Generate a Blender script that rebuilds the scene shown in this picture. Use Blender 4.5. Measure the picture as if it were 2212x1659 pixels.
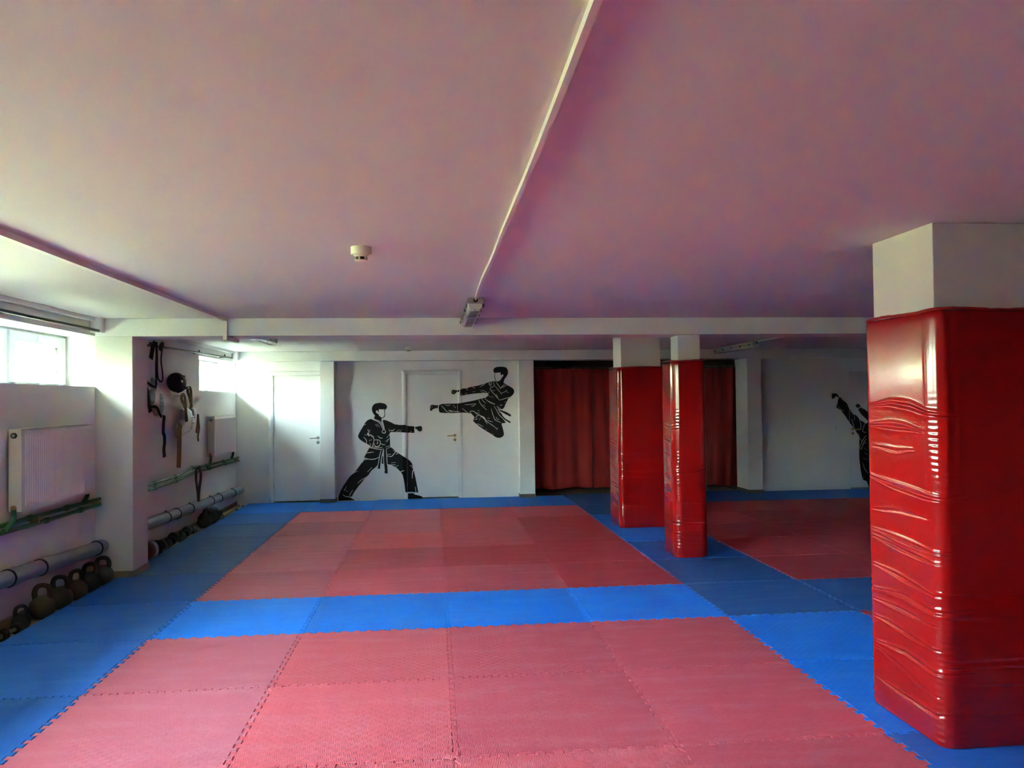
import bpy, bmesh, math, random
import numpy as np
from mathutils import Vector, Matrix

random.seed(7)
for o in list(bpy.data.objects):
    bpy.data.objects.remove(o, do_unlink=True)
SC = bpy.context.scene
COL = SC.collection

# ------------------------------------------------------------------ camera
cam_d = bpy.data.cameras.new('camera')
cam_d.sensor_width = 36.0
cam_d.lens = 36.0 * 1698.75 / 2212.0
cam_d.clip_start = 0.05
cam = bpy.data.objects.new('camera', cam_d)
COL.objects.link(cam)
YAW, PITCH, ROLL = -0.09909, 0.01912, -0.0119
_f = Vector((-math.sin(YAW) * math.cos(PITCH), math.cos(YAW) * math.cos(PITCH), math.sin(PITCH)))
_r = Vector((math.cos(YAW), math.sin(YAW), 0.0))
_u = _r.cross(_f)
_r2 = math.cos(ROLL) * _r + math.sin(ROLL) * _u
_u2 = -math.sin(ROLL) * _r + math.cos(ROLL) * _u
cam.matrix_world = Matrix(((_r2.x, _u2.x, -_f.x, 1.9162), (_r2.y, _u2.y, -_f.y, -5.5094),
                           (_r2.z, _u2.z, -_f.z, 1.5791), (0, 0, 0, 1)))
SC.camera = cam

# ------------------------------------------------------------------ sky and sun
world = bpy.data.worlds.new('sky')
SC.world = world
world.use_nodes = True
wn = world.node_tree.nodes
wl = world.node_tree.links
bg = wn['Background']
sky = wn.new('ShaderNodeTexSky')
sky.sky_type = 'NISHITA'
sky.sun_disc = False
sky.sun_elevation = math.radians(48)
sky.sun_rotation = math.radians(160)
sky.altitude = 100
sky.air_density = 0.9
sky.dust_density = 5.0
sky.ozone_density = 0.6
wl.new(sky.outputs[0], bg.inputs[0])
bg.inputs[1].default_value = 30.0
sun_d = bpy.data.lights.new('sun', 'SUN')
sun_d.energy = 45.0
sun_d.color = (1.0, 0.93, 0.80)
sun_d.angle = math.radians(0.6)
sun = bpy.data.objects.new('sun', sun_d)
COL.objects.link(sun)
# the sun stands behind the camera, a little over the building, so it lights the yard but not the room
sun.rotation_euler = Vector((-0.26, 0.62, -0.74)).to_track_quat('-Z', 'Y').to_euler()

# daylight portals in the window openings (guide the sky sampling, give off no light themselves)
SILL, HEAD = 1.735, 2.20
WIN = [(0.08, 2.07, SILL), (5.20, 7.10, SILL), (-2.65, -0.66, 1.55), (-5.00, -2.90, 1.50)]     # window niches along the left wall (y0, y1, sill), the third added for light
for (y0, y1, sl) in WIN:
    pd = bpy.data.lights.new('window_portal', 'AREA')
    pd.shape = 'RECTANGLE'
    pd.size = y1 - y0 - 0.02
    pd.size_y = HEAD - sl - 0.02
    pd.energy = 1.0
    pd.cycles.is_portal = True
    po = bpy.data.objects.new('window_portal', pd)
    COL.objects.link(po)
    po.location = (-1.60, (y0 + y1) / 2, (sl + HEAD) / 2)
    po.rotation_euler = Matrix(((0, 0, -1), (1, 0, 0), (0, 1, 0))).to_euler()

SC.view_settings.view_transform = 'Standard'
SC.view_settings.look = 'None'
SC.view_settings.gamma = 1.0
SC.view_settings.use_curve_mapping = False
SC.view_settings.exposure = 1.33
cy = SC.cycles
cy.max_bounces = 7
cy.diffuse_bounces = 5
cy.glossy_bounces = 3
cy.transparent_max_bounces = 12
cy.use_denoising = True
cy.caustics_reflective = False
cy.caustics_refractive = False
cy.sample_clamp_indirect = 60.0
cy.blur_glossy = 1.0
cy.adaptive_threshold = 0.05


# ------------------------------------------------------------------ materials
def new_mat(name):
    m = bpy.data.materials.new(name)
    m.use_nodes = True
    nt = m.node_tree
    return m, nt.nodes, nt.links, nt.nodes['Principled BSDF']


def M(name, col, rough=0.6, metal=0.0, coat=0.0, var=0.0, vscale=6.0, bump=0.0, bscale=60.0, spec=0.5, sheen=0.0):
    m, n, l, p = new_mat(name)
    p.inputs['Base Color'].default_value = (*col, 1)
    p.inputs['Roughness'].default_value = rough
    p.inputs['Metallic'].default_value = metal
    p.inputs['Coat Weight'].default_value = coat
    p.inputs['Coat Roughness'].default_value = 0.08
    p.inputs['Specular IOR Level'].default_value = spec
    p.inputs['Sheen Weight'].default_value = sheen
    tc = n.new('ShaderNodeTexCoord')
    if var > 0:
        nz = n.new('ShaderNodeTexNoise')
        nz.inputs['Scale'].default_value = vscale
        nz.inputs['Detail'].default_value = 6
        l.new(tc.outputs['Object'], nz.inputs['Vector'])
        mx = n.new('ShaderNodeMix')
        mx.data_type = 'RGBA'
        mx.inputs['A'].default_value = (*[c * (1 - var) for c in col], 1)
        mx.inputs['B'].default_value = (*[min(1, c * (1 + var)) for c in col], 1)
        l.new(nz.outputs['Fac'], mx.inputs['Factor'])
        l.new(mx.outputs['Result'], p.inputs['Base Color'])
    if bump > 0:
        nb = n.new('ShaderNodeTexNoise')
        nb.inputs['Scale'].default_value = bscale
        nb.inputs['Detail'].default_value = 4
        l.new(tc.outputs['Object'], nb.inputs['Vector'])
        b = n.new('ShaderNodeBump')
        b.inputs['Strength'].default_value = bump
        b.inputs['Distance'].default_value = 0.004
        l.new(nb.outputs['Fac'], b.inputs['Height'])
        l.new(b.outputs['Normal'], p.inputs['Normal'])
    return m


def mat_tile(name, col, wear_col, wear, relief, rough=0.55):
    """EVA puzzle mat: basket relief, pale scuffs, a slightly different tone for each tile."""
    m, n, l, p = new_mat(name)
    tc = n.new('ShaderNodeTexCoord')
    oi = n.new('ShaderNodeObjectInfo')
    # per-tile offset of the scuffs
    off = n.new('ShaderNodeVectorMath'); off.operation = 'ADD'
    sc_ = n.new('ShaderNodeVectorMath'); sc_.operation = 'SCALE'
    sc_.inputs[0].default_value = (37.0, 91.0, 13.0)
    l.new(oi.outputs['Random'], sc_.inputs['Scale'])
    l.new(tc.outputs['Object'], off.inputs[0]); l.new(sc_.outputs[0], off.inputs[1])
    n1 = n.new('ShaderNodeTexNoise')
    n1.inputs['Scale'].default_value = 3.0; n1.inputs['Detail'].default_value = 8; n1.inputs['Roughness'].default_value = 0.65
    mp = n.new('ShaderNodeMapping'); mp.inputs['Scale'].default_value = (0.8, 3.2, 1.0); mp.inputs['Rotation'].default_value = (0, 0, 0.25)
    l.new(off.outputs[0], mp.inputs['Vector']); l.new(mp.outputs[0], n1.inputs['Vector'])
    r1 = n.new('ShaderNodeMapRange'); r1.inputs['From Min'].default_value = 0.47; r1.inputs['From Max'].default_value = 0.75
    l.new(n1.outputs['Fac'], r1.inputs['Value'])
    n2 = n.new('ShaderNodeTexNoise'); n2.inputs['Scale'].default_value = 16.0; n2.inputs['Detail'].default_value = 3
    mp2 = n.new('ShaderNodeMapping'); mp2.inputs['Scale'].default_value = (0.35, 2.2, 1.0); mp2.inputs['Rotation'].default_value = (0, 0, -0.5)
    l.new(off.outputs[0], mp2.inputs['Vector']); l.new(mp2.outputs[0], n2.inputs['Vector'])
    r2 = n.new('ShaderNodeMapRange'); r2.inputs['From Min'].default_value = 0.62; r2.inputs['From Max'].default_value = 0.78; r2.inputs['To Max'].default_value = 0.6
    l.new(n2.outputs['Fac'], r2.inputs['Value'])
    ad = n.new('ShaderNodeMath'); ad.operation = 'ADD'; ad.use_clamp = True
    l.new(r1.outputs[0], ad.inputs[0]); l.new(r2.outputs[0], ad.inputs[1])
    mu = n.new('ShaderNodeMath'); mu.operation = 'MULTIPLY'; mu.inputs[1].default_value = wear
    l.new(ad.outputs[0], mu.inputs[0])
    mx = n.new('ShaderNodeMix'); mx.data_type = 'RGBA'
    mx.inputs['A'].default_value = (*col, 1); mx.inputs['B'].default_value = (*wear_col, 1)
    l.new(mu.outputs[0], mx.inputs['Factor'])
    hsv = n.new('ShaderNodeHueSaturation')
    rv = n.new('ShaderNodeMapRange'); rv.inputs['To Min'].default_value = 0.88; rv.inputs['To Max'].default_value = 1.12
    l.new(oi.outputs['Random'], rv.inputs['Value']); l.new(rv.outputs[0], hsv.inputs['Value'])
    l.new(mx.outputs['Result'], hsv.inputs['Color'])
    l.new(hsv.outputs[0], p.inputs['Base Color'])
    p.inputs['Roughness'].default_value = rough
    p.inputs['Specular IOR Level'].default_value = 0.22
    # basket-weave relief: ribbed cells alternate with plain ones
    sh = n.new('ShaderNodeVectorMath'); sh.operation = 'ADD'; sh.inputs[1].default_value = (5.0, 5.0, 0.0145)
    l.new(tc.outputs['Object'], sh.inputs[0])
    ck = n.new('ShaderNodeTexChecker'); ck.inputs['Scale'].default_value = 34.0
    l.new(sh.outputs[0], ck.inputs['Vector'])
    sp = n.new('ShaderNodeSeparateXYZ'); l.new(tc.outputs['Object'], sp.inputs[0])
    k = n.new('ShaderNodeMath'); k.operation = 'MULTIPLY'; k.inputs[1].default_value = 34.0 * 4 * 2 * math.pi
    l.new(sp.outputs['X'], k.inputs[0])
    s = n.new('ShaderNodeMath'); s.operation = 'SINE'; l.new(k.outputs[0], s.inputs[0])
    s2 = n.new('ShaderNodeMath'); s2.operation = 'MULTIPLY_ADD'; s2.inputs[1].default_value = 0.25; s2.inputs[2].default_value = 0.75
    l.new(s.outputs[0], s2.inputs[0])
    h = n.new('ShaderNodeMath'); h.operation = 'MULTIPLY'
    l.new(s2.outputs[0], h.inputs[0]); l.new(ck.outputs['Fac'], h.inputs[1])
    b = n.new('ShaderNodeBump'); b.inputs['Strength'].default_value = relief; b.inputs['Distance'].default_value = 0.0040
    l.new(h.outputs[0], b.inputs['Height'])
    nw = n.new('ShaderNodeTexNoise'); nw.inputs['Scale'].default_value = 7.0
    l.new(off.outputs[0], nw.inputs['Vector'])
    b2 = n.new('ShaderNodeBump'); b2.inputs['Strength'].default_value = 0.25; b2.inputs['Distance'].default_value = 0.006
    l.new(nw.outputs['Fac'], b2.inputs['Height']); l.new(b2.outputs['Normal'], b.inputs['Normal'])
    l.new(b.outputs['Normal'], p.inputs['Normal'])
    return m


def glass_mat():
    m = bpy.data.materials.new('window glass')
    m.use_nodes = True
    n = m.node_tree.nodes; l = m.node_tree.links
    n.remove(n['Principled BSDF'])
    t = n.new('ShaderNodeBsdfTransparent'); t.inputs[0].default_value = (0.85, 0.945, 0.85, 1)
    g = n.new('ShaderNodeBsdfGlossy'); g.inputs['Roughness'].default_value = 0.02
    lw = n.new('ShaderNodeLayerWeight'); lw.inputs[0].default_value = 0.5
    pw = n.new('ShaderNodeMath'); pw.operation = 'POWER'; pw.inputs[1].default_value = 5.0
    l.new(lw.outputs['Facing'], pw.inputs[0])
    f = n.new('ShaderNodeMath'); f.operation = 'MULTIPLY_ADD'; f.inputs[1].default_value = 0.6; f.inputs[2].default_value = 0.035
    l.new(pw.outputs[0], f.inputs[0])
    mx = n.new('ShaderNodeMixShader')
    l.new(f.outputs[0], mx.inputs[0]); l.new(t.outputs[0], mx.inputs[1]); l.new(g.outputs[0], mx.inputs[2])
    l.new(mx.outputs[0], n['Material Output'].inputs[0])
    return m


WALL = M('white wall paint', (0.80, 0.79, 0.77), 0.65, var=0.03, vscale=2.0, bump=0.10, bscale=90)
WALLL = M('white wall paint on concrete', (0.76, 0.745, 0.74), 0.7, var=0.05, vscale=1.5, bump=0.22, bscale=40)
CEIL = M('white ceiling paint', (0.74, 0.715, 0.68), 0.8, var=0.02, vscale=1.0, bump=0.12, bscale=70)
CONC = M('painted concrete', (0.78, 0.765, 0.73), 0.7, var=0.04, vscale=3.0, bump=0.35, bscale=22)
FLOOR = M('beige laminate', (0.34, 0.25, 0.17), 0.5, var=0.25, vscale=9)
BASE = M('grey brown skirting', (0.16, 0.145, 0.12), 0.5, var=0.1)
BASE2 = M('tan skirting', (0.30, 0.235, 0.16), 0.5, var=0.15)
PVC = M('white window plastic', (0.80, 0.83, 0.83), 0.3)
PVCG = M('dark rubber seal', (0.05, 0.05, 0.05), 0.7)
DOOR = M('white lacquered door', (0.80, 0.80, 0.79), 0.32)
TRIM = M('white door casing', (0.78, 0.78, 0.77), 0.35)
BRASS = M('old brass', (0.45, 0.32, 0.12), 0.3, metal=0.9)
STEEL = M('brushed steel', (0.45, 0.44, 0.42), 0.35, metal=0.9)
BLACK = M('black plastic', (0.012, 0.012, 0.013), 0.5)
RUB = M('black rubber gasket', (0.012, 0.012, 0.014), 0.7)
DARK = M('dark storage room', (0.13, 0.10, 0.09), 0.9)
DECAL = M('black wall vinyl', (0.008, 0.008, 0.008), 0.6, spec=0.25)
DECALW = M('white wall vinyl', (0.72, 0.72, 0.70), 0.55)
RAD = M('white radiator enamel', (0.76, 0.74, 0.72), 0.35)
RADS = M('cream radiator side', (0.74, 0.70, 0.60), 0.4)
GREEN = M('green water pipe', (0.035, 0.16, 0.055), 0.4, var=0.2, vscale=14)
GREYP = M('grey drain pipe', (0.27, 0.29, 0.32), 0.35, var=0.08, vscale=8)
IRON = M('cast iron', (0.045, 0.042, 0.038), 0.55, var=0.35, vscale=18, bump=0.3, bscale=70)
IRON2 = M('rusty cast iron', (0.085, 0.065, 0.042), 0.6, var=0.4, vscale=16, bump=0.4, bscale=60)
FIX = M('grey lamp housing', (0.30, 0.29, 0.25), 0.4)
FIXC = M('clear ribbed lamp cover', (0.50, 0.47, 0.43), 0.16, coat=0.6)
FIXD = M('dark lamp tray', (0.10, 0.09, 0.09), 0.4)
TUBE = M('unlit fluorescent tube', (0.72, 0.70, 0.66), 0.25)
CABLE = M('white cable duct', (0.80, 0.78, 0.72), 0.45)
DET = M('cream detector plastic', (0.75, 0.72, 0.60), 0.4)
ROD = M('dark steel rod', (0.06, 0.05, 0.05), 0.4, metal=0.7)
SWITCH = M('white switch plastic', (0.78, 0.78, 0.77), 0.3)
GLASS = glass_mat()
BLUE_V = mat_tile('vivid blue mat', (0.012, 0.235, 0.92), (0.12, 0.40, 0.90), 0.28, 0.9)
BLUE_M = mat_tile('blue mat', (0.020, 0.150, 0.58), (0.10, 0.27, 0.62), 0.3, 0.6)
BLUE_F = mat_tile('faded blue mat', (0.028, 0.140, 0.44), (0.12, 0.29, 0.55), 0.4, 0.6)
RED_V = mat_tile('bright red mat', (0.74, 0.115, 0.145), (0.80, 0.28, 0.32), 0.32, 1.0)
RED_M = mat_tile('red mat', (0.67, 0.095, 0.132), (0.75, 0.26, 0.31), 0.36, 0.9)
RED_F = mat_tile('faded red mat', (0.65, 0.145, 0.20), (0.73, 0.30, 0.36), 0.36, 0.6)
RED_D = mat_tile('deep red mat', (0.57, 0.055, 0.078), (0.67, 0.19, 0.23), 0.32, 0.6)
VINYL = M('glossy red vinyl', (0.35, 0.003, 0.003), 0.17, coat=0.25, bump=0.05, bscale=120)
VINYLE = M('red vinyl edge', (0.36, 0.006, 0.006), 0.3, coat=0.2)
CURT = M('red curtain cloth', (0.33, 0.014, 0.014), 0.85, var=0.08, vscale=4, bump=0.1, bscale=300, sheen=0.2)
STRAPK = M('black webbing', (0.012, 0.013, 0.02), 0.8)
STRAPB = M('brown webbing', (0.20, 0.115, 0.035), 0.8)
STRAPD = M('dark brown belt', (0.055, 0.03, 0.03), 0.8)
GUARD = M('pinkish white padding', (0.50, 0.38, 0.37), 0.5, bump=0.2, bscale=30)
GUARDW = M('white glossy padding', (0.52, 0.47, 0.45), 0.35, bump=0.3, bscale=25)
PANELD = M('dark slate padding', (0.05, 0.065, 0.085), 0.5)
PANELG = M('grey green padding', (0.22, 0.30, 0.30), 0.4)
NAVY = M('navy foam', (0.008, 0.010, 0.030), 0.45, coat=0.2)
LEATH = M('brown leather', (0.20, 0.055, 0.030), 0.45, var=0.2)
MITT = M('pale pink leather', (0.62, 0.45, 0.40), 0.5)
BLKL = M('black leather', (0.010, 0.010, 0.011), 0.38, coat=0.15)
BLKC = M('black nylon', (0.008, 0.008, 0.009), 0.7)
GREYS = M('grey sole', (0.14, 0.13, 0.13), 0.5)
WOOD = M('pale wooden pole', (0.42, 0.30, 0.16), 0.5)
REDP = M('red leather', (0.40, 0.02, 0.02), 0.4)
WALLD = M('dark brown back wall', (0.16, 0.13, 0.11), 0.8, var=0.1)
RENDER = M('pale yard wall render', (0.40, 0.40, 0.35), 0.8, var=0.06)
GROUND = M('mown lawn', (0.065, 0.07, 0.03), 0.9, var=0.3, vscale=2)
LEAF = M('yellow green leaves', (0.24, 0.28, 0.08), 0.6, var=0.4, vscale=8)
WHITEP = M('white painted timber', (0.85, 0.85, 0.84), 0.5)
BLUEP = M('light blue post', (0.25, 0.55, 0.80), 0.5)
GBOX = M('grey meter cabinet', (0.50, 0.52, 0.50), 0.5)


# ------------------------------------------------------------------ builders
class MB:
    def __init__(s):
        s.v = []; s.f = []

    def add(s, vs, fs):
        k = len(s.v)
        s.v += [tuple(map(float, p)) for p in vs]
        s.f += [tuple(i + k for i in f) for f in fs]
        return s

    def box(s, x0, x1, y0, y1, z0, z1, b=0.0):
        if b <= 0:
            return s.add([(x0, y0, z0), (x1, y0, z0), (x1, y1, z0), (x0, y1, z0), (x0, y0, z1), (x1, y0, z1), (x1, y1, z1), (x0, y1, z1)],
                         [(0, 3, 2, 1), (4, 5, 6, 7), (0, 1, 5, 4), (1, 2, 6, 5), (2, 3, 7, 6), (3, 0, 4, 7)])
        bm = bmesh.new()
        r = bmesh.ops.create_cube(bm, size=1.0)
        for v in bm.verts:
            v.co = Vector((x0 + (v.co.x + .5) * (x1 - x0), y0 + (v.co.y + .5) * (y1 - y0), z0 + (v.co.z + .5) * (z1 - z0)))
        bmesh.ops.bevel(bm, geom=list(bm.edges), offset=b, segments=2, affect='EDGES', profile=0.5)
        bm.verts.index_update()
        s.add([v.co[:] for v in bm.verts], [[v.index for v in f.verts] for f in bm.faces])
        bm.free()
        return s

    def tube(s, pts, r, n=10, cap=True, flat=None):
        """swept tube; r a number or a list; flat=(wide, thin) makes a ribbon of that section"""
        pts = [Vector(p) for p in pts]
        m = len(pts)
        rs = r if isinstance(r, (list, tuple)) else [r] * m
        up = None
        rings = []
        for i, p in enumerate(pts):
            t = (pts[min(i + 1, m - 1)] - pts[max(i - 1, 0)])
            t = t.normalized() if t.length > 1e-9 else Vector((0, 0, 1))
            if up is None:
                a = Vector((0, 0, 1)) if abs(t.z) < 0.9 else Vector((1, 0, 0))
                up = (a - t * a.dot(t)).normalized()
            else:
                up = (up - t * up.dot(t))
                up = up.normalized() if up.length > 1e-6 else Vector((1, 0, 0))
            sd = t.cross(up)
            rings.append([p + (math.cos(2 * math.pi * k / n) * sd + math.sin(2 * math.pi * k / n) * up) * rs[i] for k in range(n)])
        vs = [q for R_ in rings for q in R_]
        fs = []
        for i in range(m - 1):
            for k in range(n):
                fs.append((i * n + k, i * n + (k + 1) % n, (i + 1) * n + (k + 1) % n, (i + 1) * n + k))
        if cap:
            fs.append(tuple(range(n - 1, -1, -1)))
            fs.append(tuple((m - 1) * n + k for k in range(n)))
        return s.add(vs, fs)

    def ribbon(s, pts, w, t, nrm):
        """flat band of width w (number or list) and thickness t along pts, facing nrm"""
        pts = [Vector(p) for p in pts]
        N = Vector(nrm).normalized()
        m = len(pts)
        ws = w if isinstance(w, (list, tuple)) else [w] * m
        vs = []
        for i, p in enumerate(pts):
            d = (pts[min(i + 1, m - 1)] - pts[max(i - 1, 0)]).normalized()
            sd = d.cross(N)
            sd = sd.normalized() if sd.length > 1e-6 else Vector((0, 1, 0))
            h = sd * ws[i] / 2
            vs += [p - h, p + h, p + h + N * t, p - h + N * t]
        fs = [(0, 1, 2, 3), tuple(4 * (m - 1) + k for k in (3, 2, 1, 0))]
        for i in range(m - 1):
            for k in range(4):
                fs.append((4 * i + k, 4 * (i + 1) + k, 4 * (i + 1) + (k + 1) % 4, 4 * i + (k + 1) % 4))
        return s.add(vs, fs)

    def lathe(s, prof, n=24, c=(0, 0, 0), axis='z'):
        vs = []; fs = []
        m = len(prof)
        for (r, h) in prof:
            for k in range(n):
                a = 2 * math.pi * k / n
                x, y, z = r * math.cos(a), r * math.sin(a), h
                if axis == 'y': x, y, z = x, z, y
                if axis == 'x': x, y, z = z, y, x
                vs.append((c[0] + x, c[1] + y, c[2] + z))
        for i in range(m - 1):
            for k in range(n):
                fs.append((i * n + k, i * n + (k + 1) % n, (i + 1) * n + (k + 1) % n, (i + 1) * n + k))
        fs.append(tuple(range(n - 1, -1, -1)))
        fs.append(tuple((m - 1) * n + k for k in range(n)))
        return s.add(vs, fs)

    def ellip(s, c, r, n=18, m=12, rot=None, f=None):
        vs = []; fs = []
        Rm = rot.to_matrix() if rot is not None else Matrix.Identity(3)
        for i in range(m + 1):
            th = math.pi * i / m
            for k in range(n):
                ph = 2 * math.pi * k / n
                d = Vector((math.sin(th) * math.cos(ph), math.sin(th) * math.sin(ph), math.cos(th)))
                q = Vector((d.x * r[0], d.y * r[1], d.z * r[2]))
                if f: q = f(q, d)
                vs.append(Vector(c) + Rm @ q)
        for i in range(m):
            for k in range(n):
                fs.append((i * n + k, (i + 1) * n + k, (i + 1) * n + (k + 1) % n, i * n + (k + 1) % n))
        return s.add(vs, fs)

    def pillow(s, outline, place, th, back=0.0, rings=6, n=48):
        """padded panel over a closed 2D outline; place(u, v, h) -> 3D"""
        P = resample(outline, n)
        cx = sum(p[0] for p in P) / n; cy_ = sum(p[1] for p in P) / n
        vs = []; fs = []
        for p in P: vs.append(place(p[0], p[1], -back))
        for j in range(rings + 1):
            t = 1 - j / rings
            hh = th * (1 - t ** 3) ** 0.6
            for p in P:
                vs.append(place(cx + (p[0] - cx) * (0.12 + 0.88 * t if j else 1), cy_ + (p[1] - cy_) * (0.12 + 0.88 * t if j else 1), hh))
        for j in range(rings + 1):
            for k in range(n):
                fs.append((j * n + k, j * n + (k + 1) % n, (j + 1) * n + (k + 1) % n, (j + 1) * n + k))
        fs.append(tuple(range(n - 1, -1, -1)))
        fs.append(tuple((rings + 1) * n + k for k in range(n)))
        return s.add(vs, fs)

    def mesh(s, name):
        me = bpy.data.meshes.new(name)
        me.from_pydata(s.v, [], s.f)
        bm = bmesh.new(); bm.from_mesh(me)
        bmesh.ops.recalc_face_normals(bm, faces=bm.faces)
        bm.to_mesh(me); bm.free()
        return me

    def build(s, name, mat, parent=None, smooth=False, loc=None, ang=40):
        me = s.mesh(name)
        me.materials.append(mat)
        if smooth:
            for p in me.polygons: p.use_smooth = True
            if ang < 180:
                me.set_sharp_from_angle(angle=math.radians(ang))
        return put(name, me, parent, loc)


def resample(pl, n, closed=True):
    P = [Vector((p[0], p[1])) for p in pl]
    if closed: P = P + [P[0]]
    L = [0]
    for a, b in zip(P, P[1:]): L.append(L[-1] + (b - a).length)
    out = []
    for i in range(n):
        t = L[-1] * i / (n if closed else n - 1)
        k = 0
        while k < len(L) - 2 and L[k + 1] < t: k += 1
        q = (t - L[k]) / max(1e-9, L[k + 1] - L[k])
        out.append(tuple(P[k].lerp(P[k + 1], min(1, q))))
    return out


def smooth_line(pts, n=6):
    """Catmull-Rom through 3D or 2D points"""
    P = [Vector(p) for p in pts]
    if len(P) < 3: return P
    Q = [P[0] * 2 - P[1]] + P + [P[-1] * 2 - P[-2]]
    out = []
    for i in range(1, len(Q) - 2):
        for k in range(n):
            t = k / n
            a, b, c, d = Q[i - 1], Q[i], Q[i + 1], Q[i + 2]
            out.append(0.5 * ((2 * b) + (c - a) * t + (2 * a - 5 * b + 4 * c - d) * t * t + (3 * b - a - 3 * c + d) * t ** 3))
    out.append(P[-1])
    return out


def put(name, me, parent=None, loc=None):
    o = bpy.data.objects.new(name, me)
    COL.objects.link(o)
    if parent is not None: o.parent = parent
    if loc is not None: o.location = loc
    return o


def tag(o, label, cat, group=None, kind=None):
    o['label'] = label
    o['category'] = cat
    if group: o['group'] = group
    if kind: o['kind'] = kind
    return o


def thing(name, label, cat, loc=(0, 0, 0), rz=0.0, group=None, kind=None):
    o = bpy.data.objects.new(name, None)
    COL.objects.link(o)
    o.empty_display_size = 0.1
    o.location = loc
    o.rotation_euler = (0, 0, rz)
    return tag(o, label, cat, group, kind)


F1_P={'head': [(0.928, 1.438), (0.933, 1.475), (0.949, 1.507), (0.976, 1.531), (1.018, 1.541), (1.071, 1.545), (1.113, 1.534), (1.147, 1.523), (1.169, 1.488), (1.166, 1.462), (1.15, 1.44), (1.134, 1.43), (1.118, 1.444), (1.097, 1.436), (1.065, 1.441), (1.039, 1.442), (1.036, 1.394), (1.026, 1.399), (1.019, 1.421), (1.001, 1.424), (0.991, 1.41), (0.996, 1.389), (1.012, 1.373), (1.025, 1.373), (1.038, 1.346), (1.059, 1.322), (1.099, 1.301), (1.085, 1.295), (1.077, 1.281), (1.1, 1.19), (1.11, 1.094), (1.078, 1.158), (1.016, 1.245), (0.958, 1.288), (0.966, 1.315), (0.98, 1.346), (0.964, 1.354), (0.941, 1.39)], 'profile': [(1.128, 1.435), (1.137, 1.422), (1.134, 1.382), (1.139, 1.365), (1.133, 1.326), (1.114, 1.301), (1.095, 1.297), (1.096, 1.305), (1.107, 1.312), (1.122, 1.334), (1.129, 1.363), (1.123, 1.382), (1.127, 1.405), (1.118, 1.425)], 'torso': [(0.927, 1.291), (0.868, 1.277), (0.826, 1.237), (0.783, 1.163), (0.735, 1.084), (0.709, 1.031), (0.71, 0.999), (0.74, 0.961), (0.792, 0.923), (0.844, 0.895), (0.891, 0.868), (0.917, 0.838), (0.886, 0.841), (0.88, 0.825), (1.044, 0.806), (1.213, 0.835), (1.212, 0.905), (1.209, 0.985), (1.204, 1.028), (1.213, 1.073), (1.268, 1.075), (1.374, 1.07), (1.491, 1.061), (1.597, 1.056), (1.598, 1.161), (1.492, 1.168), (1.444, 1.19), (1.423, 1.185), (1.354, 1.186), (1.269, 1.209), (1.217, 1.236), (1.153, 1.264), (1.111, 1.27), (1.101, 1.277), (1.058, 1.223), (0.974, 1.266)], 'fist': [(1.611, 1.152), (1.652, 1.155), (1.684, 1.165), (1.716, 1.159), (1.724, 1.127), (1.717, 1.084), (1.683, 1.074), (1.653, 1.09), (1.635, 1.117), (1.611, 1.123)], 'skirt_l': [(0.886, 0.833), (0.843, 0.757), (0.8, 0.678), (0.884, 0.644), (0.968, 0.643), (1.053, 0.668), (1.102, 0.789), (1.091, 0.822), (0.991, 0.827)], 'skirt_r': [(1.091, 0.822), (1.118, 0.789), (1.159, 0.682), (1.233, 0.68), (1.302, 0.7), (1.345, 0.732), (1.255, 0.808), (1.213, 0.839)], 'tail1': [(1.067, 0.801), (1.105, 0.795), (1.076, 0.667), (1.049, 0.491), (1.007, 0.5), (1.038, 0.668)], 'tail2': [(1.112, 0.789), (1.151, 0.802), (1.16, 0.623), (1.171, 0.417), (1.123, 0.418), (1.11, 0.581), (1.106, 0.699)], 'tailmid': [(1.083, 0.694), (1.104, 0.693), (1.103, 0.571), (1.076, 0.573)], 'leg_l': [(0.8, 0.662), (0.758, 0.588), (0.704, 0.515), (0.651, 0.442), (0.583, 0.39), (0.541, 0.338), (0.472, 0.233), (0.429, 0.16), (0.395, 0.066), (0.392, 0.0), (0.653, 0.001), (0.627, 0.018), (0.575, 0.045), (0.591, 0.061), (0.607, 0.066), (0.628, 0.113), (0.713, 0.228), (0.776, 0.301), (0.813, 0.358), (0.861, 0.389), (0.914, 0.468), (0.989, 0.525), (1.015, 0.557), (1.048, 0.684), (0.947, 0.648)], 'leg_r': [(1.157, 0.703), (1.163, 0.564), (1.221, 0.549), (1.306, 0.508), (1.379, 0.432), (1.41, 0.383), (1.431, 0.276), (1.45, 0.11), (1.652, 0.102), (1.637, 0.186), (1.607, 0.347), (1.576, 0.476), (1.561, 0.562), (1.519, 0.616), (1.455, 0.66), (1.329, 0.743), (1.265, 0.77)], 'foot': [(1.487, 0.091), (1.572, 0.093), (1.593, 0.069), (1.673, 0.051), (1.721, 0.028), (1.721, 0.005), (1.487, 0.001)]}
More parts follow.
